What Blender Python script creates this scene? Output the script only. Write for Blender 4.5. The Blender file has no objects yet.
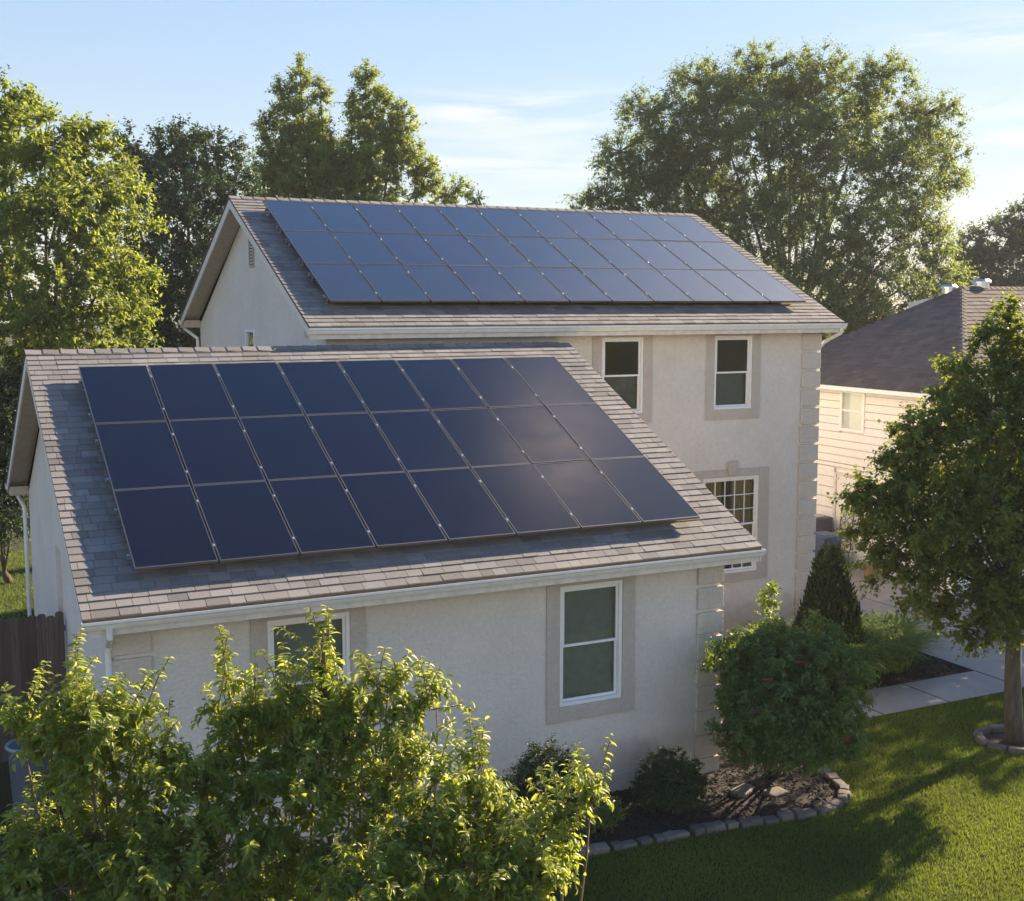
import bpy, math, random
import numpy as np
from mathutils import Vector, Matrix, Euler

# ------------------------------------------------------------------ camera, world, sun, exposure
SC = bpy.context.scene
COL = SC.collection
R = math.radians
F, PITCH, YAW = 1221.4, 0.11979, 0.45751
CAM = np.array([-1.66974, -14.91639, 7.40751])
HAZE = 0.0004
SUN_EL, SUN_AZ = R(27.0), R(75.0)          # azimuth clockwise from +Y
cam_d = bpy.data.cameras.new('camera'); cam = bpy.data.objects.new('camera', cam_d); COL.objects.link(cam)
cam.location = CAM; cam.rotation_euler = (math.pi/2 - PITCH, 0, -YAW)
cam_d.sensor_width = 36; cam_d.sensor_fit = 'HORIZONTAL'; cam_d.lens = 36*F/1024
cam_d.clip_end = 2000; cam_d.clip_start = 0.1
SC.camera = cam
SC.view_settings.view_transform = 'Standard'; SC.view_settings.look = 'None'
SC.view_settings.exposure = 1.85; SC.view_settings.gamma = 1; SC.view_settings.use_curve_mapping = False
SC.render.engine = 'CYCLES'
SC.cycles.max_bounces = 8; SC.cycles.transparent_max_bounces = 16

world = bpy.data.worlds.new('World'); SC.world = world; world.use_nodes = True
def build_world():
    nt = world.node_tree; n = nt.nodes; L = nt.links
    n.clear()
    out = n.new('ShaderNodeOutputWorld'); bg = n.new('ShaderNodeBackground')
    sky = n.new('ShaderNodeTexSky'); sky.sky_type = 'NISHITA'; sky.sun_disc = False
    sky.sun_elevation = SUN_EL; sky.sun_rotation = SUN_AZ
    sky.altitude = 200; sky.air_density = 1.0; sky.dust_density = 0.6; sky.ozone_density = 2.6
    bg.inputs['Strength'].default_value = 0.085
    tc = n.new('ShaderNodeTexCoord')
    sep = n.new('ShaderNodeSeparateXYZ'); L.new(tc.outputs['Generated'], sep.inputs[0])
    def m(op, a, b=None, c=None):
        q = n.new('ShaderNodeMath'); q.operation = op
        for i, v in enumerate((a, b, c)):
            if v is None: continue
            if isinstance(v, (int, float)): q.inputs[i].default_value = v
            else: L.new(v, q.inputs[i])
        return q.outputs[0]
    az = m('ARCTAN2', sep.outputs[0], sep.outputs[1])
    el = m('ARCSINE', sep.outputs[2])
    comb = n.new('ShaderNodeCombineXYZ')
    L.new(m('MULTIPLY', az, 5.0), comb.inputs[0]); L.new(m('MULTIPLY', el, 34.0), comb.inputs[1])
    noi = n.new('ShaderNodeTexNoise'); noi.inputs['Scale'].default_value = 1.6; noi.inputs['Detail'].default_value = 7
    noi.inputs['Roughness'].default_value = 0.55; noi.inputs['Distortion'].default_value = 0.5
    L.new(comb.outputs[0], noi.inputs['Vector'])
    nn = m('SMOOTH_MIN', m('MAXIMUM', m('MULTIPLY', m('SUBTRACT', noi.outputs[0], 0.40), 4.0), 0.0), 1.0, 0.2)
    tot = None
    for a0, e0, sa, se, k in ((27.0, 8.8, 5.0, 0.75, 1.0), (48.5, 11.2, 5.0, 0.7, 0.9), (36, 6.6, 16, 1.2, 0.55), (20, 6.5, 9, 1.2, 0.35), (52.0, 8.0, 8.0, 1.0, .5)):
        da = m('DIVIDE', m('SUBTRACT', az, R(a0)), R(sa)); de = m('DIVIDE', m('SUBTRACT', el, R(e0)), R(se))
        g = m('MULTIPLY', m('EXPONENT', m('MULTIPLY', m('ADD', m('MULTIPLY', da, da), m('MULTIPLY', de, de)), -1.0)), k)
        tot = g if tot is None else m('ADD', tot, g)
    fac = m('MINIMUM', m('MULTIPLY', tot, nn), 0.85)
    da = m('DIVIDE', m('SUBTRACT', az, R(46)), R(4.2)); de = m('DIVIDE', m('SUBTRACT', el, R(48.5)), R(2.2))
    puff = m('MULTIPLY', m('EXPONENT', m('MULTIPLY', m('ADD', m('MULTIPLY', da, da), m('MULTIPLY', de, de)), -1.0)), m('ADD', m('MULTIPLY', nn, .6), .4))
    # sky brightness compressed, evening out its brightest part
    bw = n.new('ShaderNodeRGBToBW'); L.new(sky.outputs[0], bw.inputs[0])
    k = m('DIVIDE', 1.0, m('ADD', m('DIVIDE', bw.outputs[0], 7.0), 1.0))
    sc = n.new('ShaderNodeVectorMath'); sc.operation = 'SCALE'; hs = n.new('ShaderNodeHueSaturation'); hs.inputs['Saturation'].default_value = 1.4; L.new(sky.outputs[0], hs.inputs['Color']); L.new(hs.outputs[0], sc.inputs[0]); L.new(k, sc.inputs['Scale'])
    mix = n.new('ShaderNodeMix'); mix.data_type = 'RGBA'
    L.new(fac, mix.inputs[0]); mix.inputs[7].default_value = (3.9, 3.7, 3.5, 1)
    base_mix = mix
    mxp = n.new('ShaderNodeMix'); mxp.data_type = 'RGBA'
    L.new(puff, mxp.inputs[0]); L.new(mix.outputs[2], mxp.inputs[6]); mxp.inputs[7].default_value = (18, 14.5, 12.5, 1)
    mix = mxp
    da = m('DIVIDE', m('SUBTRACT', az, R(60)), R(14)); de = m('DIVIDE', m('SUBTRACT', el, R(37)), R(9))
    glow = m('MULTIPLY', m('EXPONENT', m('MULTIPLY', m('ADD', m('MULTIPLY', da, da), m('MULTIPLY', de, de)), -1.0)), .75)  # unseen bright patch added to pale the right end of the rear panels
    mxg = n.new('ShaderNodeMix'); mxg.data_type = 'RGBA'
    L.new(glow, mxg.inputs[0]); L.new(mix.outputs[2], mxg.inputs[6]); mxg.inputs[7].default_value = (8.0, 8.2, 8.8, 1)
    mix = mxg
    # veil of thin cirrus low in the sky
    ev = m('DIVIDE', el, R(24)); veil = m('MULTIPLY', m('EXPONENT', m('MULTIPLY', m('MULTIPLY', ev, ev), -1.0)), .62)
    mv = n.new('ShaderNodeMix'); mv.data_type = 'RGBA'
    L.new(veil, mv.inputs[0]); L.new(sc.outputs[0], mv.inputs[6]); mv.inputs[7].default_value = (2.55, 2.60, 2.62, 1); L.new(mv.outputs[2], base_mix.inputs[6])
    # bank of unseen cloud added behind the viewpoint to brighten the shaded walls
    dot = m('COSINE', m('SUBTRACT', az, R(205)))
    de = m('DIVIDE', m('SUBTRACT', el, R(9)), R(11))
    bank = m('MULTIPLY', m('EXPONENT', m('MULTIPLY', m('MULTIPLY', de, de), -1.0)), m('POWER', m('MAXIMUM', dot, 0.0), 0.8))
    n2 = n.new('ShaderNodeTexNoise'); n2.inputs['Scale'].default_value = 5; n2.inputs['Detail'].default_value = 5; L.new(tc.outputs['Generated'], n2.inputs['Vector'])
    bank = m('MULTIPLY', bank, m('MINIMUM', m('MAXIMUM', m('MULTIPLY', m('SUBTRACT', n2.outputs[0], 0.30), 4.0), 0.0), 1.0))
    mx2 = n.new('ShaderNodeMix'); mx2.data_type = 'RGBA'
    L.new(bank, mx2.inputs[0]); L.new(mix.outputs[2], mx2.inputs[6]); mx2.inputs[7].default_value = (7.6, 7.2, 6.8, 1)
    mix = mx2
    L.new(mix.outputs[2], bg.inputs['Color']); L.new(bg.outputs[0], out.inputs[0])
build_world()
sun_d = bpy.data.lights.new('sun', 'SUN'); sun = bpy.data.objects.new('sun', sun_d); COL.objects.link(sun)
sun_d.energy = 4.7; sun_d.angle = R(0.6); sun_d.color = (1.0, 0.79, 0.55)
SUNV = Vector((math.sin(SUN_AZ)*math.cos(SUN_EL), math.cos(SUN_AZ)*math.cos(SUN_EL), math.sin(SUN_EL)))
sun.rotation_euler = SUNV.to_track_quat('Z', 'Y').to_euler()
sun.location = (60, 20, 40)

# ------------------------------------------------------------------ helpers
rng = np.random.default_rng(7); random.seed(7)
_fw = np.array([math.sin(YAW)*math.cos(PITCH), math.cos(YAW)*math.cos(PITCH), -math.sin(PITCH)])
_rt = np.array([math.cos(YAW), -math.sin(YAW), 0.0]); _up = np.cross(_rt, _fw)
def P(px, py, depth):
    """world point at a surveyed bearing and distance from the viewpoint"""
    return CAM + depth*(_fw + (px-512)/F*_rt - (py-450.5)/F*_up)

def empty(name, loc, label, cat, group=None, rot=(0,0,0)):
    o = bpy.data.objects.new(name, None); COL.objects.link(o)
    o.location = loc; o.rotation_euler = rot; o.empty_display_size = .2
    return tag(o, label, cat, group)
def tag(o, label, cat, group=None):
    o['label'] = label; o['category'] = cat
    if group: o['group'] = group
    return o
def origin(o):
    v = Vector((0,0,0))
    while o is not None: v += o.location; o = o.parent
    return v

class MB:
    def __init__(s): s.v=[]; s.f=[]; s.a=[]
    def add(s, vs, fs, val=0.5):
        b=len(s.v); s.v += [tuple(map(float,p)) for p in vs]; s.f += [tuple(i+b for i in f) for f in fs]; s.a += [val]*len(vs)
    def box(s, x0,x1,y0,y1,z0,z1, val=.5):
        s.add([(x0,y0,z0),(x1,y0,z0),(x1,y1,z0),(x0,y1,z0),(x0,y0,z1),(x1,y0,z1),(x1,y1,z1),(x0,y1,z1)],
              [(0,3,2,1),(4,5,6,7),(0,1,5,4),(1,2,6,5),(2,3,7,6),(3,0,4,7)], val)
    def prism(s, poly, axis, a0, a1, val=.5):
        """extrude a 2-D polygon along axis: 'x' -> poly in (y,z); 'y' -> (x,z); 'z' -> (x,y)"""
        def pt(p,a): return {'x':(a,p[0],p[1]),'y':(p[0],a,p[1]),'z':(p[0],p[1],a)}[axis]
        n=len(poly); vs=[pt(p,a0) for p in poly]+[pt(p,a1) for p in poly]
        fs=[tuple(range(n)), tuple(range(2*n-1,n-1,-1))]+[(i,(i+n),((i+1)%n+n),(i+1)%n) for i in range(n)]
        s.add(vs,fs,val)
    def tube(s, pts, rad, sides=6, val=.5, cap=True):
        pts=[Vector(p) for p in pts]; n=len(pts)
        if not hasattr(rad,'__len__'): rad=[rad]*n
        vs=[]; prev=None
        for i,p in enumerate(pts):
            d=(pts[min(i+1,n-1)]-pts[max(i-1,0)]); d=d.normalized() if d.length>1e-9 else Vector((0,0,1))
            if prev is None:
                u=d.cross(Vector((.31,.95,.1))).normalized()
            else:
                u=(prev-d*prev.dot(d)); u=u.normalized() if u.length>1e-6 else d.orthogonal().normalized()
            prev=u; w=d.cross(u)
            for k in range(sides):
                a=2*math.pi*k/sides; vs.append(p+(u*math.cos(a)+w*math.sin(a))*rad[i])
        fs=[(i*sides+k,i*sides+(k+1)%sides,(i+1)*sides+(k+1)%sides,(i+1)*sides+k) for i in range(n-1) for k in range(sides)]
        if cap: fs+= [tuple(range(sides-1,-1,-1)), tuple((n-1)*sides+k for k in range(sides))]
        s.add(vs,fs,val)
    def build(s, name, mat, parent=None, smooth=False, bevel=0, local=False, recalc=True):
        me=bpy.data.meshes.new(name)
        if parent is not None and not local:
            o0=origin(parent); vs=[(v[0]-o0.x,v[1]-o0.y,v[2]-o0.z) for v in s.v]
        else: vs=s.v
        me.from_pydata(vs,[],s.f)
        if recalc:
            import bmesh
            bm=bmesh.new(); bm.from_mesh(me); bmesh.ops.recalc_face_normals(bm,faces=bm.faces); bm.to_mesh(me); bm.free()
        at=me.attributes.new('var','FLOAT','POINT'); at.data.foreach_set('value',s.a)
        if smooth: me.polygons.foreach_set('use_smooth',[True]*len(me.polygons))
        me.materials.append(mat)
        o=bpy.data.objects.new(name,me); COL.objects.link(o)
        if parent is not None: o.parent=parent
        if bevel:
            b=o.modifiers.new('bevel','BEVEL'); b.width=bevel; b.segments=2; b.limit_method='ANGLE'
        return o
def based(mb, name, mat, loc, label, cat, group=None, **k):
    """a thing that is one mesh, its origin at its base"""
    mb.v=[(v[0]-loc[0],v[1]-loc[1],v[2]-loc[2]) for v in mb.v]
    o=mb.build(name,mat,None,**k); o.location=loc
    return tag(o,label,cat,group)
def struct(name, mb, mat, kind='structure', **k):
    o=mb.build(name,mat,None,**k); o['kind']=kind; return o

def raw_mesh(name, V, faces_idx, sizes, var, mat, parent, smooth=False):
    """fast mesh from arrays; V world coords"""
    me=bpy.data.meshes.new(name)
    if parent is not None:
        o0=origin(parent); V=V-np.array(o0)
    me.vertices.add(len(V)); me.vertices.foreach_set('co',V.astype(np.float32).ravel())
    me.loops.add(len(faces_idx)); me.loops.foreach_set('vertex_index',faces_idx.astype(np.int32))
    st=np.concatenate([[0],np.cumsum(sizes)[:-1]]).astype(np.int32)
    me.polygons.add(len(sizes)); me.polygons.foreach_set('loop_start',st)
    try: me.polygons.foreach_set('loop_total',sizes.astype(np.int32))
    except Exception: pass
    at=me.attributes.new('var','FLOAT','POINT'); at.data.foreach_set('value',var.astype(np.float32))
    me.update(calc_edges=True); me.validate()
    if smooth: me.polygons.foreach_set('use_smooth',np.ones(len(me.polygons),dtype=bool))
    me.materials.append(mat)
    o=bpy.data.objects.new(name,me); COL.objects.link(o)
    if parent is not None: o.parent=parent
    return o

def unit(a): return a/np.maximum(np.linalg.norm(a,axis=-1,keepdims=True),1e-9)
def leaf_arrays(pos, axis, nrm, ln, wd, fine):
    """fine: 8-vertex folded leaf; else 4-vertex folded diamond"""
    axis=unit(axis); side=unit(np.cross(axis,nrm)); nrm=np.cross(side,axis)
    N=len(pos); ln=ln[:,None]; wd=wd[:,None]
    if fine:
        rows=[(0,0,0),(.30,-.46,.10),(.30,0,0),(.30,.46,.10),(.68,-.36,.04),(.68,0,-.06),(.68,.36,.04),(1.0,0,-.22)]
        fs=[(0,2,1),(0,3,2),(1,2,5,4),(2,3,6,5),(4,5,7),(5,6,7)]
    else:
        rows=[(0,0,0),(.45,-.5,.12),(1.0,0,-.1),(.45,.5,.12)]
        fs=[(0,2,1),(0,3,2)]
    V=np.stack([pos+axis*ln*a+side*wd*b+nrm*ln*c for a,b,c in rows],1).reshape(-1,3)
    k=len(rows); base=(np.arange(N)*k)[:,None]
    idx=np.concatenate([np.array(f) for f in fs]); sz=np.array([len(f) for f in fs])
    I=(base+idx[None,:]).ravel(); S=np.tile(sz,N)
    return V,I,S,k

# ------------------------------------------------------------------ materials
def new_mat(name):
    m=bpy.data.materials.new(name); m.use_nodes=True
    nt=m.node_tree; return m,nt,nt.nodes,nt.links,nt.nodes['Principled BSDF']
def noise(n,L,scale,detail=4,rough=.55,coord='Object',vec=None):
    tc=n.new('ShaderNodeTexCoord'); t=n.new('ShaderNodeTexNoise'); t.inputs['Scale'].default_value=scale
    t.inputs['Detail'].default_value=detail; t.inputs['Roughness'].default_value=rough
    L.new(vec or tc.outputs[coord], t.inputs['Vector']); return t
def ramp(n,L,src,stops):
    r=n.new('ShaderNodeValToRGB'); e=r.color_ramp.elements
    while len(e)<len(stops): e.new(.5)
    for el,(p,c) in zip(e,stops): el.position=p; el.color=(*c,1)
    L.new(src,r.inputs[0]); return r
def bump(n,L,b,src,strength,dist):
    bp=n.new('ShaderNodeBump'); bp.inputs['Strength'].default_value=strength; bp.inputs['Distance'].default_value=dist
    L.new(src,bp.inputs['Height']); L.new(bp.outputs[0],b.inputs['Normal']); return bp
def mixrgb(n,L,fac,a,b,mode='MIX'):
    x=n.new('ShaderNodeMix'); x.data_type='RGBA'; x.blend_type=mode
    for i,v in ((0,fac),(6,a),(7,b)):
        if hasattr(v,'is_linked') or hasattr(v,'links'): L.new(v,x.inputs[i])
        elif i==0: x.inputs[0].default_value=v
        else: x.inputs[i].default_value=(*v,1)
    return x.outputs[2]
def plain(name,col,rough=.5,metal=0,nscale=8,namt=.12,bmp=0,bscale=40,spec=.5):
    m,nt,n,L,b=new_mat(name)
    t=noise(n,L,nscale,5)
    lo=tuple(c*(1-namt) for c in col); hi=tuple(min(1,c*(1+namt)) for c in col)
    r=ramp(n,L,t.outputs[0],[(.3,lo),(.7,hi)]); L.new(r.outputs[0],b.inputs['Base Color'])
    b.inputs['Roughness'].default_value=rough; b.inputs['Metallic'].default_value=metal
    b.inputs['Specular IOR Level'].default_value=spec
    if bmp: t2=noise(n,L,bscale,4); bump(n,L,b,t2.outputs[0],bmp,.01)
    return m
def stucco(name,col):
    m,nt,n,L,b=new_mat(name)
    t=noise(n,L,.7,6,.6); r=ramp(n,L,t.outputs[0],[(.25,tuple(c*.88 for c in col)),(.75,tuple(c*1.06 for c in col))])
    t2=noise(n,L,14,6,.7); r2=ramp(n,L,t2.outputs[0],[(.2,(.86,.86,.86)),(.75,(1.04,1.04,1.03))])
    tc0=n.new('ShaderNodeTexCoord'); mp=n.new('ShaderNodeMapping'); mp.inputs['Scale'].default_value=(5,5,.35); L.new(tc0.outputs['Object'],mp.inputs[0])
    st=noise(n,L,1.0,7,.7,vec=mp.outputs[0]); rs=ramp(n,L,st.outputs[0],[(.25,(.90,.885,.87)),(.45,(1,1,1))])
    x0=mixrgb(n,L,1.0,r.outputs[0],r2.outputs[0],'MULTIPLY')
    sx=n.new('ShaderNodeSeparateXYZ'); L.new(tc0.outputs['Object'],sx.inputs[0]); sn=noise(n,L,3.5,6,.7)
    ad=n.new('ShaderNodeMath'); ad.operation='MULTIPLY_ADD'; ad.inputs[1].default_value=-1.1; L.new(sn.outputs[0],ad.inputs[0]); L.new(sx.outputs[2],ad.inputs[2])
    rd=ramp(n,L,ad.outputs[0],[(0,(.74,.69,.62)),(.35,(1,1,1))])
    x1=mixrgb(n,L,.6,x0,rs.outputs[0],'MULTIPLY')
    L.new(mixrgb(n,L,.8,x1,rd.outputs[0],'MULTIPLY'),b.inputs['Base Color'])
    b.inputs['Roughness'].default_value=.9; b.inputs['Specular IOR Level'].default_value=.2
    v=n.new('ShaderNodeTexVoronoi'); v.inputs['Scale'].default_value=28; v.feature='SMOOTH_F1'
    tc=n.new('ShaderNodeTexCoord'); L.new(tc.outputs['Object'],v.inputs['Vector'])
    t3=noise(n,L,22,8,.75)
    a=n.new('ShaderNodeMath'); a.operation='ADD'; L.new(v.outputs['Distance'],a.inputs[0]); L.new(t3.outputs[0],a.inputs[1])
    bump(n,L,b,a.outputs[0],.55,.02)
    return m
def attr(n,name='var'):
    a=n.new('ShaderNodeAttribute'); a.attribute_name=name; return a
def shingle(name,c0,c1,c2):
    m,nt,n,L,b=new_mat(name)
    r=ramp(n,L,attr(n).outputs['Fac'],[(0,c0),(.5,c1),(1,c2)])
    t=noise(n,L,160,3,.8); r2=ramp(n,L,t.outputs[0],[(.3,(.62,.62,.62)),(.7,(1.25,1.25,1.25))])
    t3=noise(n,L,.9,5,.6); r3=ramp(n,L,t3.outputs[0],[(.3,(.84,.84,.86)),(.7,(1.06,1.05,1.03))])
    x=mixrgb(n,L,1.0,r.outputs[0],r2.outputs[0],'MULTIPLY'); x=mixrgb(n,L,1.0,x,r3.outputs[0],'MULTIPLY')
    L.new(x,b.inputs['Base Color']); b.inputs['Roughness'].default_value=.92; b.inputs['Specular IOR Level'].default_value=.25
    bump(n,L,b,t.outputs[0],.4,.006); return m
def foliage(name,dark,light,trans,tw=.35,rough=.5,spec=.4):
    m,nt,n,L,b=new_mat(name)
    r=ramp(n,L,attr(n).outputs['Fac'],[(0,dark),(1,light)]); L.new(r.outputs[0],b.inputs['Base Color'])
    b.inputs['Roughness'].default_value=rough; b.inputs['Specular IOR Level'].default_value=spec
    tr=n.new('ShaderNodeBsdfTranslucent')
    r2=ramp(n,L,attr(n).outputs['Fac'],[(0,tuple(c*.6 for c in trans)),(1,trans)]); L.new(r2.outputs[0],tr.inputs[0])
    mx=n.new('ShaderNodeMixShader'); mx.inputs[0].default_value=tw
    L.new(b.outputs[0],mx.inputs[1]); L.new(tr.outputs[0],mx.inputs[2]); L.new(mx.outputs[0],n['Material Output'].inputs[0])
    return m
def bark(name,c0,c1):
    m,nt,n,L,b=new_mat(name)
    tc=n.new('ShaderNodeTexCoord'); mp=n.new('ShaderNodeMapping'); mp.inputs['Scale'].default_value=(14,14,2.5); L.new(tc.outputs['Object'],mp.inputs[0])
    t=noise(n,L,1.5,6,.65,vec=mp.outputs[0]); r=ramp(n,L,t.outputs[0],[(.3,c0),(.7,c1)]); L.new(r.outputs[0],b.inputs['Base Color'])
    b.inputs['Roughness'].default_value=.9; bump(n,L,b,t.outputs[0],.8,.03); return m
def glass_mat(name,tint=(.75,.8,.78),fres=1.5):
    m,nt,n,L,b=new_mat(name); n.remove(b)
    g=n.new('ShaderNodeBsdfGlossy'); g.inputs['Roughness'].default_value=.02
    t=n.new('ShaderNodeBsdfTransparent'); t.inputs[0].default_value=(*tint,1)
    f=n.new('ShaderNodeFresnel'); ge=n.new('ShaderNodeNewGeometry'); mr=n.new('ShaderNodeMapRange'); mr.inputs[3].default_value=fres; mr.inputs[4].default_value=1/fres
    L.new(ge.outputs['Backfacing'],mr.inputs[0]); L.new(mr.outputs[0],f.inputs[0])
    no=noise(n,L,1.6,2); bp=n.new('ShaderNodeBump'); bp.inputs['Strength'].default_value=.02; bp.inputs['Distance'].default_value=.02
    L.new(no.outputs[0],bp.inputs['Height']); L.new(bp.outputs[0],g.inputs['Normal'])
    a=n.new('ShaderNodeMath'); a.operation='MULTIPLY_ADD'; a.inputs[1].default_value=1.0; a.inputs[2].default_value=.01; L.new(f.outputs[0],a.inputs[0]); a.use_clamp=True
    mx=n.new('ShaderNodeMixShader'); L.new(a.outputs[0],mx.inputs[0]); L.new(t.outputs[0],mx.inputs[1]); L.new(g.outputs[0],mx.inputs[2])
    L.new(mx.outputs[0],n['Material Output'].inputs[0]); return m
def panel_mat(name,c1=(.0055,.0052,.010),c2=(.0068,.0062,.012),ior=1.42,ro=(.12,.20)):
    m,nt,n,L,b=new_mat(name)
    oi=n.new('ShaderNodeObjectInfo'); tc=n.new('ShaderNodeTexCoord')
    br=n.new('ShaderNodeTexBrick'); br.offset=0; br.inputs['Scale'].default_value=1
    br.inputs['Brick Width'].default_value=.178; br.inputs['Row Height'].default_value=.0915; br.inputs['Mortar Size'].default_value=.0022
    br.inputs['Color1'].default_value=(*c1,1); br.inputs['Color2'].default_value=(*c2,1); br.inputs['Mortar'].default_value=(*[q*.55 for q in c1],1)
    L.new(tc.outputs['Object'],br.inputs['Vector'])
    r=ramp(n,L,oi.outputs['Random'],[(0,(1.0,.85,.95)),(.5,(1,1,1)),(1,(.9,1.05,1.15))])
    L.new(mixrgb(n,L,1.0,br.outputs[0],r.outputs[0],'MULTIPLY'),b.inputs['Base Color'])
    va=n.new('ShaderNodeVectorMath'); va.operation='ADD'; cx=n.new('ShaderNodeMath'); cx.operation='MULTIPLY'; cx.inputs[1].default_value=37; L.new(oi.outputs['Random'],cx.inputs[0]); L.new(tc.outputs['Object'],va.inputs[0]); L.new(cx.outputs[0],va.inputs[1])
    t=noise(n,L,1.3,3,.5,vec=va.outputs[0]); rr=n.new('ShaderNodeMapRange'); rr.inputs[1].default_value=.3; rr.inputs[2].default_value=.7; rr.inputs[3].default_value=ro[0]; rr.inputs[4].default_value=ro[1]
    L.new(t.outputs[0],rr.inputs[0]); L.new(rr.outputs[0],b.inputs['Roughness'])
    b.inputs['IOR'].default_value=ior; b.inputs['Specular IOR Level'].default_value=.5
    b.inputs['Coat Weight'].default_value=.0
    return m
def grass_ground(name):
    m,nt,n,L,b=new_mat(name)
    t=noise(n,L,1.1,6,.65); r=ramp(n,L,t.outputs[0],[(.3,(.035,.045,.016)),(.55,(.050,.062,.022)),(.75,(.070,.078,.030))])
    t2=noise(n,L,55,4,.8); r2=ramp(n,L,t2.outputs[0],[(.25,(.5,.5,.5)),(.7,(1.35,1.35,1.2))])
    L.new(mixrgb(n,L,1.0,r.outputs[0],r2.outputs[0],'MULTIPLY'),b.inputs['Base Color']); b.inputs['Roughness'].default_value=.9
    b.inputs['Specular IOR Level'].default_value=.15
    bump(n,L,b,t2.outputs[0],1.0,.04); return m
def concrete(name,col):
    m,nt,n,L,b=new_mat(name)
    t=noise(n,L,.8,8,.65); r=ramp(n,L,t.outputs[0],[(.25,tuple(c*.75 for c in col)),(.75,tuple(c*1.1 for c in col))])
    t2=noise(n,L,90,4,.8); r2=ramp(n,L,t2.outputs[0],[(.25,(.8,.8,.8)),(.7,(1.08,1.08,1.08))])
    L.new(mixrgb(n,L,1.0,r.outputs[0],r2.outputs[0],'MULTIPLY'),b.inputs['Base Color']); b.inputs['Roughness'].default_value=.88
    bump(n,L,b,t2.outputs[0],.3,.004); return m
def fence_mat():
    m,nt,n,L,b=new_mat('weathered_wood')
    tc=n.new('ShaderNodeTexCoord'); mp=n.new('ShaderNodeMapping'); mp.inputs['Scale'].default_value=(30,30,1.2); L.new(tc.outputs['Object'],mp.inputs[0])
    t=noise(n,L,1.2,7,.7,vec=mp.outputs[0]); r=ramp(n,L,t.outputs[0],[(.25,(.034,.027,.023)),(.7,(.12,.096,.080))])
    r2=ramp(n,L,attr(n).outputs['Fac'],[(0,(.65,.62,.62)),(1,(1.25,1.2,1.2))])
    L.new(mixrgb(n,L,1.0,r.outputs[0],r2.outputs[0],'MULTIPLY'),b.inputs['Base Color']); b.inputs['Roughness'].default_value=.85; bump(n,L,b,t.outputs[0],.5,.01); return m
def varcol(name,stops,rough=.9,bmp=.6,bscale=60):
    m,nt,n,L,b=new_mat(name)
    r=ramp(n,L,attr(n).outputs['Fac'],stops); t=noise(n,L,bscale,5,.7)
    r2=ramp(n,L,t.outputs[0],[(.25,(.65,.65,.65)),(.75,(1.2,1.2,1.2))])
    L.new(mixrgb(n,L,1.0,r.outputs[0],r2.outputs[0],'MULTIPLY'),b.inputs['Base Color']); b.inputs['Roughness'].default_value=rough
    bump(n,L,b,t.outputs[0],bmp,.01); return m

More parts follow.
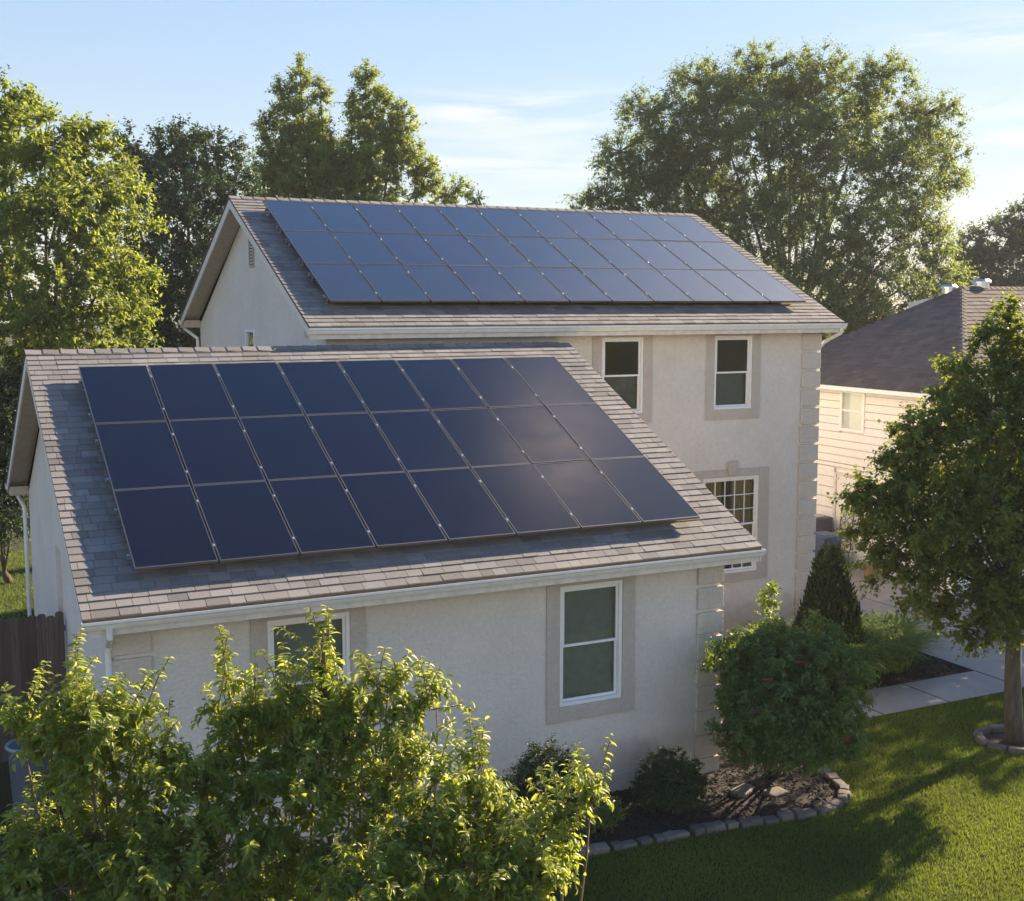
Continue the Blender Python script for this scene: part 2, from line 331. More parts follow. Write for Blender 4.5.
M=dict(
 stucco=stucco('stucco',(.715,.665,.605)), trim=stucco('stucco_trim',(.54,.485,.43)), quoin=stucco('stucco_quoin',(.63,.57,.50)),
 soffit=plain('soffit_paint',(.50,.42,.33),.7), white=plain('white_vinyl',(.80,.80,.78),.4,namt=.04), gutter=plain('gutter_paint',(.78,.77,.75),.35,namt=.06),
 fascia=plain('fascia_paint',(.66,.62,.57),.6), plinth=plain('plinth_concrete',(.42,.38,.33),.9,bmp=.4),
 roof=shingle('shingle_tan',(.148,.145,.143),(.200,.195,.192),(.245,.240,.236)),
 roof2=shingle('shingle_brown',(.098,.084,.077),(.125,.108,.100),(.152,.133,.122)),
 deck=plain('roof_felt',(.07,.06,.05),.95), panel=panel_mat('solar_glass'), panel_sheen=panel_mat('sheen_solar_glass',(.024,.021,.020),(.027,.024,.022),2.05,(.13,.20)), pframe=plain('panel_frame_metal',(.20,.185,.17),.38,.85,namt=.05),  # rear panels: paler sky reflection put into the base colour
 alu=plain('aluminium',(.62,.62,.62),.35,.9,namt=.05), glass=glass_mat('window_glass',(.90,.93,.91)), blind=plain('blind_fabric',(.17,.19,.185),.8),
 curtain=plain('curtain_fabric',(.30,.20,.12),.9), dark=plain('dark_interior',(.03,.03,.03),.9), louvre=plain('louvre_paint',(.42,.37,.31),.7),
 lawn=grass_ground('lawn_soil'), concrete=concrete('driveway_concrete',(.33,.305,.28)), walkc=concrete('walkway_concrete',(.31,.295,.275)),
 joint=plain('joint_dirt',(.08,.07,.06),.95), mulch=varcol('mulch',[(0,(.010,.007,.0055)),(.6,(.021,.0145,.011)),(1,(.045,.032,.025))]),
 stone=varcol('edging_stone',[(0,(.085,.076,.068)),(.5,(.125,.112,.10)),(1,(.175,.158,.14))],.85,.8,25),
 fence=fence_mat(), siding=plain('siding_paint',(.77,.75,.72),.6,namt=.05), bin=plain('bin_plastic',(.075,.095,.13),.45), binrim=plain('bin_rim_plastic',(.25,.28,.32),.45),
 bluebin=plain('blue_plastic',(.04,.075,.14),.4), grey=plain('grey_metal',(.10,.10,.105),.5,.3), tan=plain('tan_pot',(.35,.2,.11),.8),
 bark=bark('bark_grey',(.040,.036,.028),(.11,.098,.078)), bark2=bark('bark_brown',(.045,.032,.022),(.12,.09,.065)), twig=bark('bark_twig',(.10,.07,.045),(.2,.15,.1)),
 f_bright=foliage('leaves_bright',(.060,.102,.019),(.130,.172,.033),(.47,.56,.07),.48),
 f_dark=foliage('leaves_dark',(.016,.042,.014),(.036,.074,.022),(.08,.15,.03),.28),
 f_poplar=foliage('leaves_poplar',(.070,.112,.028),(.145,.185,.044),(.48,.58,.09),.46),
 f_ash=foliage('leaves_ash',(.055,.098,.034),(.115,.160,.052),(.42,.52,.10),.46),
 f_far=foliage('leaves_far',(.035,.062,.026),(.065,.10,.036),(.2,.26,.05),.35),
 f_maple=foliage('leaves_maple',(.042,.075,.014),(.100,.140,.026),(.42,.50,.05),.44),
 f_shrub=foliage('leaves_shrub',(.060,.110,.018),(.165,.210,.036),(.60,.68,.08),.48,.42,.5),
 f_bush=foliage('leaves_bush',(.046,.098,.020),(.120,.185,.036),(.38,.50,.055),.4,.4,.5),
 f_box=foliage('leaves_boxwood',(.014,.036,.010),(.035,.072,.018),(.05,.09,.015),.2),
 f_conifer=foliage('needles',(.016,.034,.008),(.042,.070,.016),(.05,.07,.012),.2),
 f_lily=foliage('strap_leaves',(.065,.125,.022),(.145,.21,.038),(.38,.48,.06),.4,.7,.15),
 grass=foliage('grass_blades',(.038,.090,.013),(.125,.172,.026),(.31,.40,.045),.38,.6,.2),
 flower=plain('red_petals',(.38,.03,.035),.6), 
)

# ------------------------------------------------------------------ ground
def poly_sheet(pts,z):
    mb=MB(); mb.add([(x,y,z) for x,y in pts],[tuple(range(len(pts)))]); return mb
g=MB(); N=24; xs=np.linspace(-500,500,N)
g.add([(x,y,0) for y in xs for x in xs],[(j*N+i,j*N+i+1,(j+1)*N+i+1,(j+1)*N+i) for j in range(N-1) for i in range(N-1)])
struct('lawn',g,M['lawn'])
struct('driveway',poly_sheet([(17.35,-14),(21.95,-14),(21.95,30),(17.35,30)],.030),M['concrete'])
struct('walkway',poly_sheet([(10.9,1.27),(17.345,1.27),(17.345,2.50),(10.9,2.50)],.026),M['walkc'])
j=MB()
for y in (-9,-4.5,0.2,4.7,9.2,13.7): j.box(17.36,21.94,y-.012,y+.012,.028,.034)
j.box(19.63,19.65,-14,30,.028,.0335)
for x in (12.3,13.8,15.4,17.345): j.box(x-.012,x+.012,1.28,2.49,.024,.034)
struct('pavement_joint',j,M['joint'])
BED=[(-1.0,-.9),(1.5,-1.05),(4.0,-1.15),(5.8,-1.22),(7.0,-1.30),(8.0,-1.36),(9.0,-1.50),(9.9,-1.58),(10.45,-1.45),(10.80,-1.10),(10.95,-.6),(11.0,-.1),(10.9,.6),(10.7,1.25),(10.7,2.52),(17.3,2.56),(17.3,6.9),(9.3,6.9),(9.3,.6),(-1.0,.6)]
struct('mulch_bed',poly_sheet(BED,.018),M['mulch'])
def in_poly(x,y,poly):
    c=np.zeros(len(x),bool); n=len(poly)
    for i in range(n):
        x0,y0=poly[i]; x1,y1=poly[(i+1)%n]
        cond=((y0>y)!=(y1>y))&(x<(x1-x0)*(y-y0)/((y1-y0) if abs(y1-y0)>1e-9 else 1e-9)+x0); c^=cond
    return c
def mulch_chips():
    n=26000; x=rng.uniform(4,17.3,n); y=rng.uniform(-1.6,4.2,n); k=in_poly(x,y,BED)&~((x<9.52)&(y>.42)); x=x[k]; y=y[k]; n=len(x)
    a=rng.uniform(0,6.28,n); ax=np.stack([np.cos(a),np.sin(a),rng.normal(0,.25,n)],1); nr=unit(np.stack([rng.normal(0,.35,n),rng.normal(0,.35,n),np.ones(n)],1))
    V,I,S,q=leaf_arrays(np.stack([x,y,rng.uniform(.022,.045,n)],1),ax,nr,rng.uniform(.05,.11,n),rng.uniform(.02,.04,n),False)
    o=raw_mesh('mulch_chips',V,I,S,np.repeat(rng.random(n),q),M['mulch'],None); o['kind']='stuff'
mulch_chips()
def grass_blades():
    def field(x0,x1,y0,y1,n,h):
        x=rng.uniform(x0,x1,n); y=rng.uniform(y0,y1,n)
        k=~in_poly(x,y,BED)&~((x>10.85)&(x<22)&(y>1.25)&(y<2.52))&~((x>17.3)&(x<22))&~((x>.3)&(x<9.6)&(y>.4)&(y<12.2))&~((x>5)&(x<16.7)&(y>6.7)&(y<17.6))&~((np.hypot(x-14.83,y+.75)<.62))
        return x[k],y[k]
    X=[];Y=[];H=[]
    for (b,n,h) in (((4.5,17.35,-7.5,1.28),330000,.055),((-6,2,12.5,24),30000,.08)):
        x,y=field(*b,n,h); X.append(x);Y.append(y);H.append(np.full(len(x),h))
    x=np.concatenate(X);y=np.concatenate(Y);h=np.concatenate(H)*rng.uniform(.55,1.3,len(x)); n=len(x)
    a=rng.uniform(0,6.28,n); w=rng.uniform(.004,.008,n)*np.where(h>.07,2,1); lean=rng.normal(0,.45,(n,2))*h[:,None]
    p=np.stack([x,y,np.zeros(n)],1); d=np.stack([np.cos(a),np.sin(a),np.zeros(n)],1)*w[:,None]
    V=np.stack([p-d,p+d,p+np.concatenate([lean,h[:,None]],1)],1).reshape(-1,3)
    I=np.arange(3*n); S=np.full(n,3)
    cl=.48+.42*np.sin(x*1.3+2*np.sin(y*.9))*np.sin(y*1.7+1.3*np.sin(x*.7))
    var=np.clip(cl+rng.normal(0,.25,n),0,1)
    o=raw_mesh('grass',V,I,S,np.repeat(var,3),M['grass'],None); o['kind']='stuff'
grass_blades()

def haze():
    m=bpy.data.materials.new('haze'); m.use_nodes=True; n=m.node_tree.nodes; n.clear()
    o=n.new('ShaderNodeOutputMaterial'); v=n.new('ShaderNodeVolumePrincipled'); v.inputs['Color'].default_value=(.93,.96,1,1); v.inputs['Density'].default_value=HAZE; v.inputs['Anisotropy'].default_value=.1
    m.node_tree.links.new(v.outputs[0],o.inputs['Volume'])
    b=MB(); b.box(-503,503,-503,503,-1,32); struct('haze',b,m,'stuff')
haze()

# ------------------------------------------------------------------ house
GL,GW,GR_,GH=9.975,6.230,2.962,3.68           # front wing roof: length, half depth, rise, eave height
MX,MY,ML,MW,MR,MH=4.764,6.330,12.274,5.828,2.726,6.994
house=empty('house',(0.4,0.45,0),'beige stucco two storey house with a lower front wing and tan shingle roofs','house')
gw=dict(x0=.40,x1=9.52,y0=.45,y1=12.0); mw=dict(x0=5.21,x1=16.70,y0=6.78,y1=17.55)

def wall_grid(mb,axis,c,a0,a1,z0,z1,ops,th=.14,sgn=1):
    """vertical wall on plane axis=c spanning a0..a1, with openings (a0,a1,z0,z1) and their reveals running th inwards (sgn)"""
    A=sorted({a0,a1,*[o[0] for o in ops],*[o[1] for o in ops]}); Z=sorted({z0,z1,*[o[2] for o in ops],*[o[3] for o in ops]})
    pt=(lambda a,z,d=0:(a,c+d*sgn,z)) if axis=='y' else (lambda a,z,d=0:(c+d*sgn,a,z))
    for i in range(len(A)-1):
        for k in range(len(Z)-1):
            ca=(A[i]+A[i+1])/2; cz=(Z[k]+Z[k+1])/2
            if any(o[0]<ca<o[1] and o[2]<cz<o[3] for o in ops): continue
            mb.add([pt(A[i],Z[k]),pt(A[i+1],Z[k]),pt(A[i+1],Z[k+1]),pt(A[i],Z[k+1])],[(0,1,2,3)])
    for o in ops:
        q=[(o[0],o[2]),(o[1],o[2]),(o[1],o[3]),(o[0],o[3])]
        for i in range(4):
            p,r=q[i],q[(i+1)%4]; mb.add([pt(*p),pt(*r),pt(*r,th),pt(*p,th)],[(0,1,2,3)])
WIN_G=[(2.33,3.46,1.48,3.30),(6.67,7.74,1.48,3.30)]
WIN_M=[(11.06,12.06,5.12,6.72),(13.86,14.86,5.12,6.72)]
WIN_B=[(13.62,15.12,1.47,3.63)]
# wing walls
w=MB()
wall_grid(w,'y',gw['y0'],gw['x0'],gw['x1'],0,3.52,WIN_G)
slope_g=math.atan2(GR_,GW)
def gable(mb,x,y0,y1,z0,ze,yr,zr,ops=()):
    mb.add([(x,y0,ze),(x,y1,ze),(x,yr,zr)],[(0,1,2)])
REC=(6.15,7.0,0,3.32)
wall_grid(w,'x',gw['x0'],gw['y0'],gw['y1'],0,3.52,[REC],th=.16,sgn=1)
zr=GH+GR_-.14
gable(w,gw['x0'],gw['y0'],gw['y1'],0,3.52,GW,zr)
w.add([(gw['x1'],gw['y0'],0),(gw['x1'],mw['y0'],0),(gw['x1'],mw['y0'],zr-.3),(gw['x1'],GW,zr),(gw['x1'],gw['y0'],3.52)],[(0,1,2,3,4)])
w.add([(gw['x0'],gw['y1'],0),(mw['x0'],gw['y1'],0),(mw['x0'],gw['y1'],3.52),(gw['x0'],gw['y1'],3.52)],[(0,1,2,3)])
w.build('wall',M['stucco'],house,recalc=False)
# main walls
w=MB()
wall_grid(w,'y',mw['y0'],mw['x0'],mw['x1'],0,6.86,WIN_M+WIN_B)
WIN_L=[(11.95,12.75,5.5,6.83)]
wall_grid(w,'x',mw['x0'],mw['y0'],mw['y1'],0,6.86,WIN_L,sgn=1)
yr=MY+MW; zrm=MH+MR-.14
gable(w,mw['x0'],mw['y0'],mw['y1'],0,6.86,yr,zrm)
w.add([(mw['x1'],mw['y0'],0),(mw['x1'],mw['y1'],0),(mw['x1'],mw['y1'],6.86),(mw['x1'],yr,zrm),(mw['x1'],mw['y0'],6.86)],[(0,1,2,3,4)])
w.add([(mw['x0'],mw['y1'],0),(mw['x1'],mw['y1'],0),(mw['x1'],mw['y1'],6.86),(mw['x0'],mw['y1'],6.86)],[(0,1,2,3)])
w.build('wall',M['stucco'],house,recalc=False)
# plinth
p=MB(); p.box(.375,9.545,.415,.447,0,.27); p.box(9.523,9.555,.415,6.7,0,.27); p.build('plinth',M['plinth'],house,bevel=.008)
# side door in the wing recess
d=MB(); d.box(.50,.545,6.17,6.98,0,3.30); sd=d.build('side_door',M['fascia'],house,bevel=.006)
k=MB(); k.tube([(.50,6.28,1.05),(.44,6.28,1.05)],.022,8); k.build('handle',M['alu'],sd,smooth=True)

# roofs: individual shingle tabs on a slope
def shingle_slope(mb,O,X,U,Nn,span,length,expo=.168,wmin=.18,wmax=.34,th=.017,x_at=None):
    O,X,U,Nn=map(np.array,(O,X,U,Nn)); n=int(math.ceil(length/expo)); e=length/n
    V=[];Fc=[];A=[]
    for r in range(n):
        v0=r*e; v1=min((r+1)*e+.012,length)
        lo,hi=(0,span) if x_at is None else x_at(v0+.5*e)
        if hi-lo<.03: continue
        x=lo-rng.uniform(0,wmin)
        while x<hi:
            wd=rng.uniform(wmin,wmax); a=max(x+.003,lo); b=min(x+wd-.003,hi); x+=wd
            if b-a<.02: continue
            val=float(np.clip(rng.normal(.5,.26),0,1)); jit=rng.normal(0,.002); t=th*rng.uniform(.75,1.25)
            pts=[(a,v0+jit,t),(b,v0+jit,t),(b,v1,.002),(a,v1,.002),(a,v0+jit,-.004),(b,v0+jit,-.004)]
            base=len(mb.v); mb.v+=[tuple(O+X*p[0]+U*p[1]+Nn*p[2]) for p in pts]; mb.a+=[val]*6
            mb.f+=[(base,base+1,base+2,base+3),(base+4,base+5,base+1,base),(base+4,base,base+3),(base+1,base+5,base+2)]
def ridge_caps(mb,p0,p1,drop,half=.14,step=.27):
    p0=Vector(p0);p1=Vector(p1); d=(p1-p0); n=int(d.length/step); d=d.normalized(); s=d.cross(Vector((0,0,1))).normalized()
    for i in range(n):
        a=p0+d*(i*step); b=p0+d*min((i+1)*step+.03,(p1-p0).length); z=Vector((0,0,1))
        l1=.030; l2=.016
        vs=[a+z*l1,b+z*l2,a+s*half+z*(l1-drop*half),b+s*half+z*(l2-drop*half),a-s*half+z*(l1-drop*half),b-s*half+z*(l2-drop*half),a+z*(-.01)]
        mb.add(vs,[(0,2,3,1),(0,1,5,4),(0,4,6),(0,6,2)],float(np.clip(rng.normal(.5,.25),0,1)))
def gable_roof(x0,x1,ye,yr_,ze,zr_,front_only_from=None):
    h=math.atan2(zr_-ze,yr_-ye); ln=math.hypot(zr_-ze,yr_-ye); yb=2*yr_-ye
    mb=MB(); shingle_slope(mb,(x0,ye,ze),(1,0,0),(0,math.cos(h),math.sin(h)),(0,-math.sin(h),math.cos(h)),x1-x0,ln)
    xb=x1 if front_only_from is None else front_only_from
    shingle_slope(mb,(xb,yb,ze),(-1,0,0),(0,-math.cos(h),math.sin(h)),(0,math.sin(h),math.cos(h)),xb-x0,ln)
    if front_only_from is not None:
        yc=mw['y0']+.05; zc=zr_-(yc-yr_)*math.tan(h); l2=(yc-yr_)/math.cos(h)
        shingle_slope(mb,(x1,yc,zc),(-1,0,0),(0,-math.cos(h),math.sin(h)),(0,math.sin(h),math.cos(h)),x1-xb,l2)
    ridge_caps(mb,(x0,yr_,zr_),(x1,yr_,zr_),math.tan(h))
    ro=mb.build('roof',M['roof'],house,recalc=False)
    t=.006; T=.05; dk=MB()
    dk.prism([(ye+.01,ze-T),(ye+.01,ze-t),(yr_,zr_-t),(yr_,zr_-T)],'x',x0+.004,x1-.004)
    if front_only_from is None: dk.prism([(yb-.01,ze-T),(yb-.01,ze-t),(yr_,zr_-t),(yr_,zr_-T)],'x',x0+.004,x1-.004)
    else:
        dk.prism([(yb-.01,ze-T),(yb-.01,ze-t),(yr_,zr_-t),(yr_,zr_-T)],'x',x0+.004,xb)
        dk.prism([(yc,zc-T),(yc,zc-t),(yr_,zr_-t),(yr_,zr_-T)],'x',xb+.002,x1-.004)
    dk.build('roof_deck',M['deck'],ro)
    return h
hg=gable_roof(0,GL,0,GW,GH,GH+GR_,front_only_from=5.25)
hm=gable_roof(MX,MX+ML,MY,MY+MW,MH,MH+MR)

def rake(x_out,x_wall,ye,yr_,ze,zr_,back=True,board=.19):
    """rake boards on the outer edge and the sloping soffit between them and the wall"""
    s=1 if x_wall>x_out else -1
    b=MB(); so=MB(); T=.052
    yb=2*yr_-ye
    sides=[(ye,ze)]+([(yb,ze)] if back else [])
    for (y,z) in sides:
        b.prism([(y,z-T-board*.9),(y,z-T),(yr_,zr_-T),(yr_,zr_-T-board)],'x',x_out+.012*s,x_out+.04*s)
        so.prism([(y+(.03 if y<yr_ else -.03),z-T-.10),(y+(.03 if y<yr_ else -.03),z-T-.07),(yr_,zr_-T-.07),(yr_,zr_-T-.10)],'x',x_out+.042*s,x_wall-.002*s)
    b.build('rake_board',M['fascia'],house); so.build('rake_soffit',M['soffit'],house)
rake(0,gw['x0'],0,GW,GH,GH+GR_); rake(GL,gw['x1'],0,GW,GH,GH+GR_,back=False)
rake(MX,mw['x0'],MY,MY+MW,MH,MH+MR); rake(MX+ML,mw['x1'],MY,MY+MW,MH,MH+MR)

def eave(x0,x1,y,z,ywall,xw0,xw1,s=1):
    """fascia, flat soffit and K gutter along an eave; s=1 front (towards -y), -1 rear"""
    f=MB(); f.prism([(y+.02*s,z-.225),(y+.045*s,z-.225),(y+.045*s,z-.055),(y+.02*s,z-.055)],'x',x0+.042,x1-.042); f.build('fascia_board',M['fascia'],house)
    so=MB(); so.prism([(y+.047*s,z-.215),(ywall-.002*s,z-.215),(ywall-.002*s,z-.195),(y+.047*s,z-.195)],'x',x0+.045,x1-.045)
    # boxed return at each gable end
    for a,b in ((x0+.045,xw0-.003),(xw1+.003,x1-.045)):
        so.prism([(y+.047*s,z-.194),(ywall+.05*s,z-.194),(ywall+.05*s,z-.02)],'x',a,b)
    so.build('soffit',M['soffit'],house)
    g=MB(); P0=[(0,-.03),(0,-.135),(-.055,-.135),(-.075,-.10),(-.085,-.075),(-.105,-.055),(-.105,-.022),(-.099,-.022),(-.099,-.051),(-.08,-.069),(-.069,-.098),(-.051,-.129),(-.006,-.129),(-.006,-.03)]
    n=len(P0); xs=[x0-.01,x1+.01]
    g.prism([(y+.018*s+q[0]*s,z+q[1]) for q in P0],'x',*xs)
    for x in xs:   # end caps
        c=[(0,-.03),(0,-.137),(-.056,-.137),(-.077,-.10),(-.107,-.055),(-.107,-.022)]
        g.prism([(y+.018*s+q[0]*s,z+q[1]) for q in c],'x',x-.004,x+.004)
    g.build('gutter',M['gutter'],house)
eave(0,GL,0,GH,gw['y0'],gw['x0'],gw['x1'])
eave(0,5.0,2*GW,GH,gw['y1'],gw['x0'],5.15,-1)
eave(MX,MX+ML,MY,MH,mw['y0'],mw['x0'],mw['x1'])
eave(MX,MX+ML,MY+2*MW,MH,mw['y1'],mw['x0'],mw['x1'],-1)
def downspout(pts,r=.04):
    d=MB(); d.tube(pts,r,8); d.build('downspout',M['gutter'],house)
downspout([(.30,-.04,3.56),(.30,-.03,3.44),(.33,.36,3.24),(.33,.40,3.14),(.33,.40,.15),(.33,.25,.08)])
downspout([(.2,12.5,3.56),(.2,12.48,3.45),(.31,12.06,3.2),(.31,12.05,3.1),(.31,12.05,.1)])
downspout([(MX+.12,18.0,6.86),(MX+.12,17.98,6.75),(5.14,17.62,6.5),(5.14,17.6,6.4),(5.14,17.6,.1)])
downspout([(MX+ML-.1,6.3,6.86),(MX+ML-.1,6.32,6.76),(16.82,6.72,6.55),(16.82,6.9,6.4),(16.82,7.0,.1)])
# quoins
def quoins(xc,yc,sx,z0,z1,h=.385,w=.43,gap=.055,dep=.3):
    q=MB(); z=z0; n=int(round((z1-z0)/h)); h=(z1-z0)/n
    for i in range(n):
        za=z+gap/2; zb=z+h-gap/2; z+=h; e=.05
        # front face piece and side return, butted
        x0,x1=sorted((xc-sx*w,xc+sx*e)); q.box(x0,x1,yc-e,yc-.002,za,zb)
        x0,x1=sorted((xc+sx*.002,xc+sx*e)); q.box(x0,x1,yc-.001,yc+dep,za,zb)
    q.build('quoin',M['quoin'],house,bevel=.012)
quoins(gw['x1'],gw['y0'],1,.29,3.45); quoins(gw['x0'],gw['y0'],-1,.29,3.45,w=.45); quoins(mw['x1'],mw['y0'],1,.1,6.76,h=.42,w=.47)

def window(xa,xb,za,zb,yw,trim=(.22,.22,.22,.08),style='hung',back='blind',label=None,key=False,grid=None):
    """white double-hung window in an opening of a wall facing -y at y=yw"""
    f=MB(); t=.055; yo=yw-.012; yi=yw+.075
    f.box(xa+.002,xa+t,yo,yi,za+.002,zb-.002); f.box(xb-t,xb-.002,yo,yi,za+.002,zb-.002)
    f.box(xa+t+.001,xb-t-.001,yo+.002,yi,zb-t,zb-.003); f.box(xa+t+.001,xb-t-.001,yo+.002,yi,za+.003,za+t)
    wo=f.build('window',M['white'],house,bevel=.004)
    if label: wo['label']=label
    s=MB(); a,b=xa+t+.002,xb-t-.002; zm=(za+zb)/2; r=.038
    for (z0,z1,y) in ((zm-.018,zb-t-.002,yw+.022),(za+t+.002,zm+.018,yw+.052)):
        s.box(a,a+r,y,y+.026,z0,z1); s.box(b-r,b,y,y+.026,z0,z1); s.box(a+r+.001,b-r-.001,y+.001,y+.025,z0,z0+r); s.box(a+r+.001,b-r-.001,y+.001,y+.025,z1-r,z1)
        if grid:
            nx,nz=grid
            for i in range(1,nx): x=a+r+(b-a-2*r)*i/nx; s.box(x-.009,x+.009,y+.004,y+.022,z0+r+.001,z1-r-.001)
            for i in range(1,nz): z=z0+r+(z1-z0-2*r)*i/nz; s.box(a+r+.001,b-r-.001,y+.006,y+.020,z-.009,z+.009)
    s.build('sash',M['white'],wo)
    g=MB()
    g.box(a+r*.5,b-r*.5,yw+.036,yw+.038,zm+.005,zb-t-.02); g.box(a+r*.5,b-r*.5,yw+.064,yw+.066,za+t+.02,zm-.005)
    g.build('pane',M['glass'],wo)
    tr=MB(); L_,R_,B_,T_=trim; o=.028
    tr.box(xa-L_,xa-.001,yw-o,yw-.002,za-B_,zb+T_); tr.box(xb+.001,xb+R_,yw-o,yw-.002,za-B_,zb+T_)
    tr.box(xa-.0005,xb+.0005,yw-o+.002,yw-.002,za-B_,za-.001)
    if T_>.02: tr.box(xa-.0005,xb+.0005,yw-o+.002,yw-.002,zb+.001,zb+T_)
    if key:
        xm=(xa+xb)/2; tr.prism([(xm-.09,zb+.05),(xm+.09,zb+.05),(xm+.14,zb+T_+.17),(xm-.14,zb+T_+.17)],'y',yw-.075,yw-.03)
    tr.build('trim',M['trim'],wo,bevel=.006)
    if back=='blind':
        bl=MB(); z=za+.07; 
        while z<zb-.05:
            bl.add([(xa+.06,yw+.10,z),(xb-.06,yw+.10,z),(xb-.06,yw+.128,z+.062),(xa+.06,yw+.128,z+.062)],[(0,1,2,3)]); z+=.060
        bl.build('blind',M['blind'],wo)
    elif back=='curtain':
        c=MB()
        for (u0,u1) in ((xa+.05,xa+.62),(xb-.62,xb-.05)):
            n=24; pts=[(u0+(u1-u0)*i/n,yw+.16+.03*math.sin(i*1.9)) for i in range(n+1)]
            for i in range(n): c.add([(*pts[i],za),(*pts[i+1],za),(*pts[i+1],zb),(*pts[i],zb)],[(0,1,2,3)])
        c.build('curtain',M['curtain'],wo)
    elif back=='half':
        bl=MB(); bl.box(xa+.06,xb-.06,yw+.13,yw+.14,zb-.42,zb-.05); bl.build('blind',M['blind'],wo)
    elif back=='none':
        bl=MB(); bl.box(xa+.06,xb-.06,yw+.13,yw+.135,za+.05,(za+zb)/2); bl.build('blind',M['grey'],wo)
    return wo
window(*WIN_G[0],gw['y0'],trim=(.22,.22,.23,.09)); window(*WIN_G[1],gw['y0'],trim=(.22,.22,.23,.09))
window(*WIN_M[0],mw['y0'],trim=(.22,.22,.22,.05),back='none'); window(*WIN_M[1],mw['y0'],trim=(.22,.22,.22,.05),back='none')
window(*WIN_B[0],mw['y0'],trim=(.24,.27,.2,.17),back='curtain',key=True,grid=(5,3),label='wide ground floor window with white grille bars and a keystone')
# small side window in the left gable of the tall block
def side_window():
    y0,y1,z0,z1=WIN_L[0]; x=mw['x0']; t=.06
    f=MB(); f.box(x-.02,x+.07,y0+.002,y0+t,z0,z1-.002); f.box(x-.02,x+.07,y1-t,y1-.002,z0,z1-.002); f.box(x-.018,x+.07,y0+t+.001,y1-t-.001,z1-t,z1-.003); f.box(x-.018,x+.07,y0+t+.001,y1-t-.001,z0+.003,z0+t)
    f.box(x-.018,x+.06,y0+t+.001,y1-t-.001,(z0+z1)/2-.03,(z0+z1)/2+.03)
    wo=f.build('window',M['white'],house,bevel=.004); wo['label']='small white window in the left gable wall'
    g=MB(); g.box(x+.03,x+.032,y0+.04,y1-.04,z0+.04,z1-.04); g.build('pane',M['glass'],wo)
    b=MB(); b.box(x+.12,x+.13,y0,y1,z0,z1); b.build('blind',M['blind'],wo)
side_window()
def gable_vent():
    f=MB(); x=mw['x0']; y0,y1,z0,z1=12.0-.20,12.0+.20,8.20,8.98
    f.box(x-.03,x-.002,y0,y0+.05,z0,z1); f.box(x-.03,x-.002,y1-.05,y1,z0,z1); f.box(x-.028,x-.002,y0+.051,y1-.051,z1-.05,z1); f.box(x-.028,x-.002,y0+.051,y1-.051,z0,z0+.05)
    v=f.build('gable_vent',M['louvre'],house)
    s=MB(); z=z0+.07
    while z<z1-.08:
        s.add([(x-.026,y0+.051,z),(x-.026,y1-.051,z),(x-.004,y1-.051,z+.05),(x-.004,y0+.051,z+.05)],[(0,1,2,3)]); z+=.07
    s.build('slat',M['louvre'],v)
    b=MB(); b.box(x-.0035,x-.002,y0+.05,y1-.05,z0+.05,z1-.05); b.build('backing',M['dark'],v)
gable_vent()

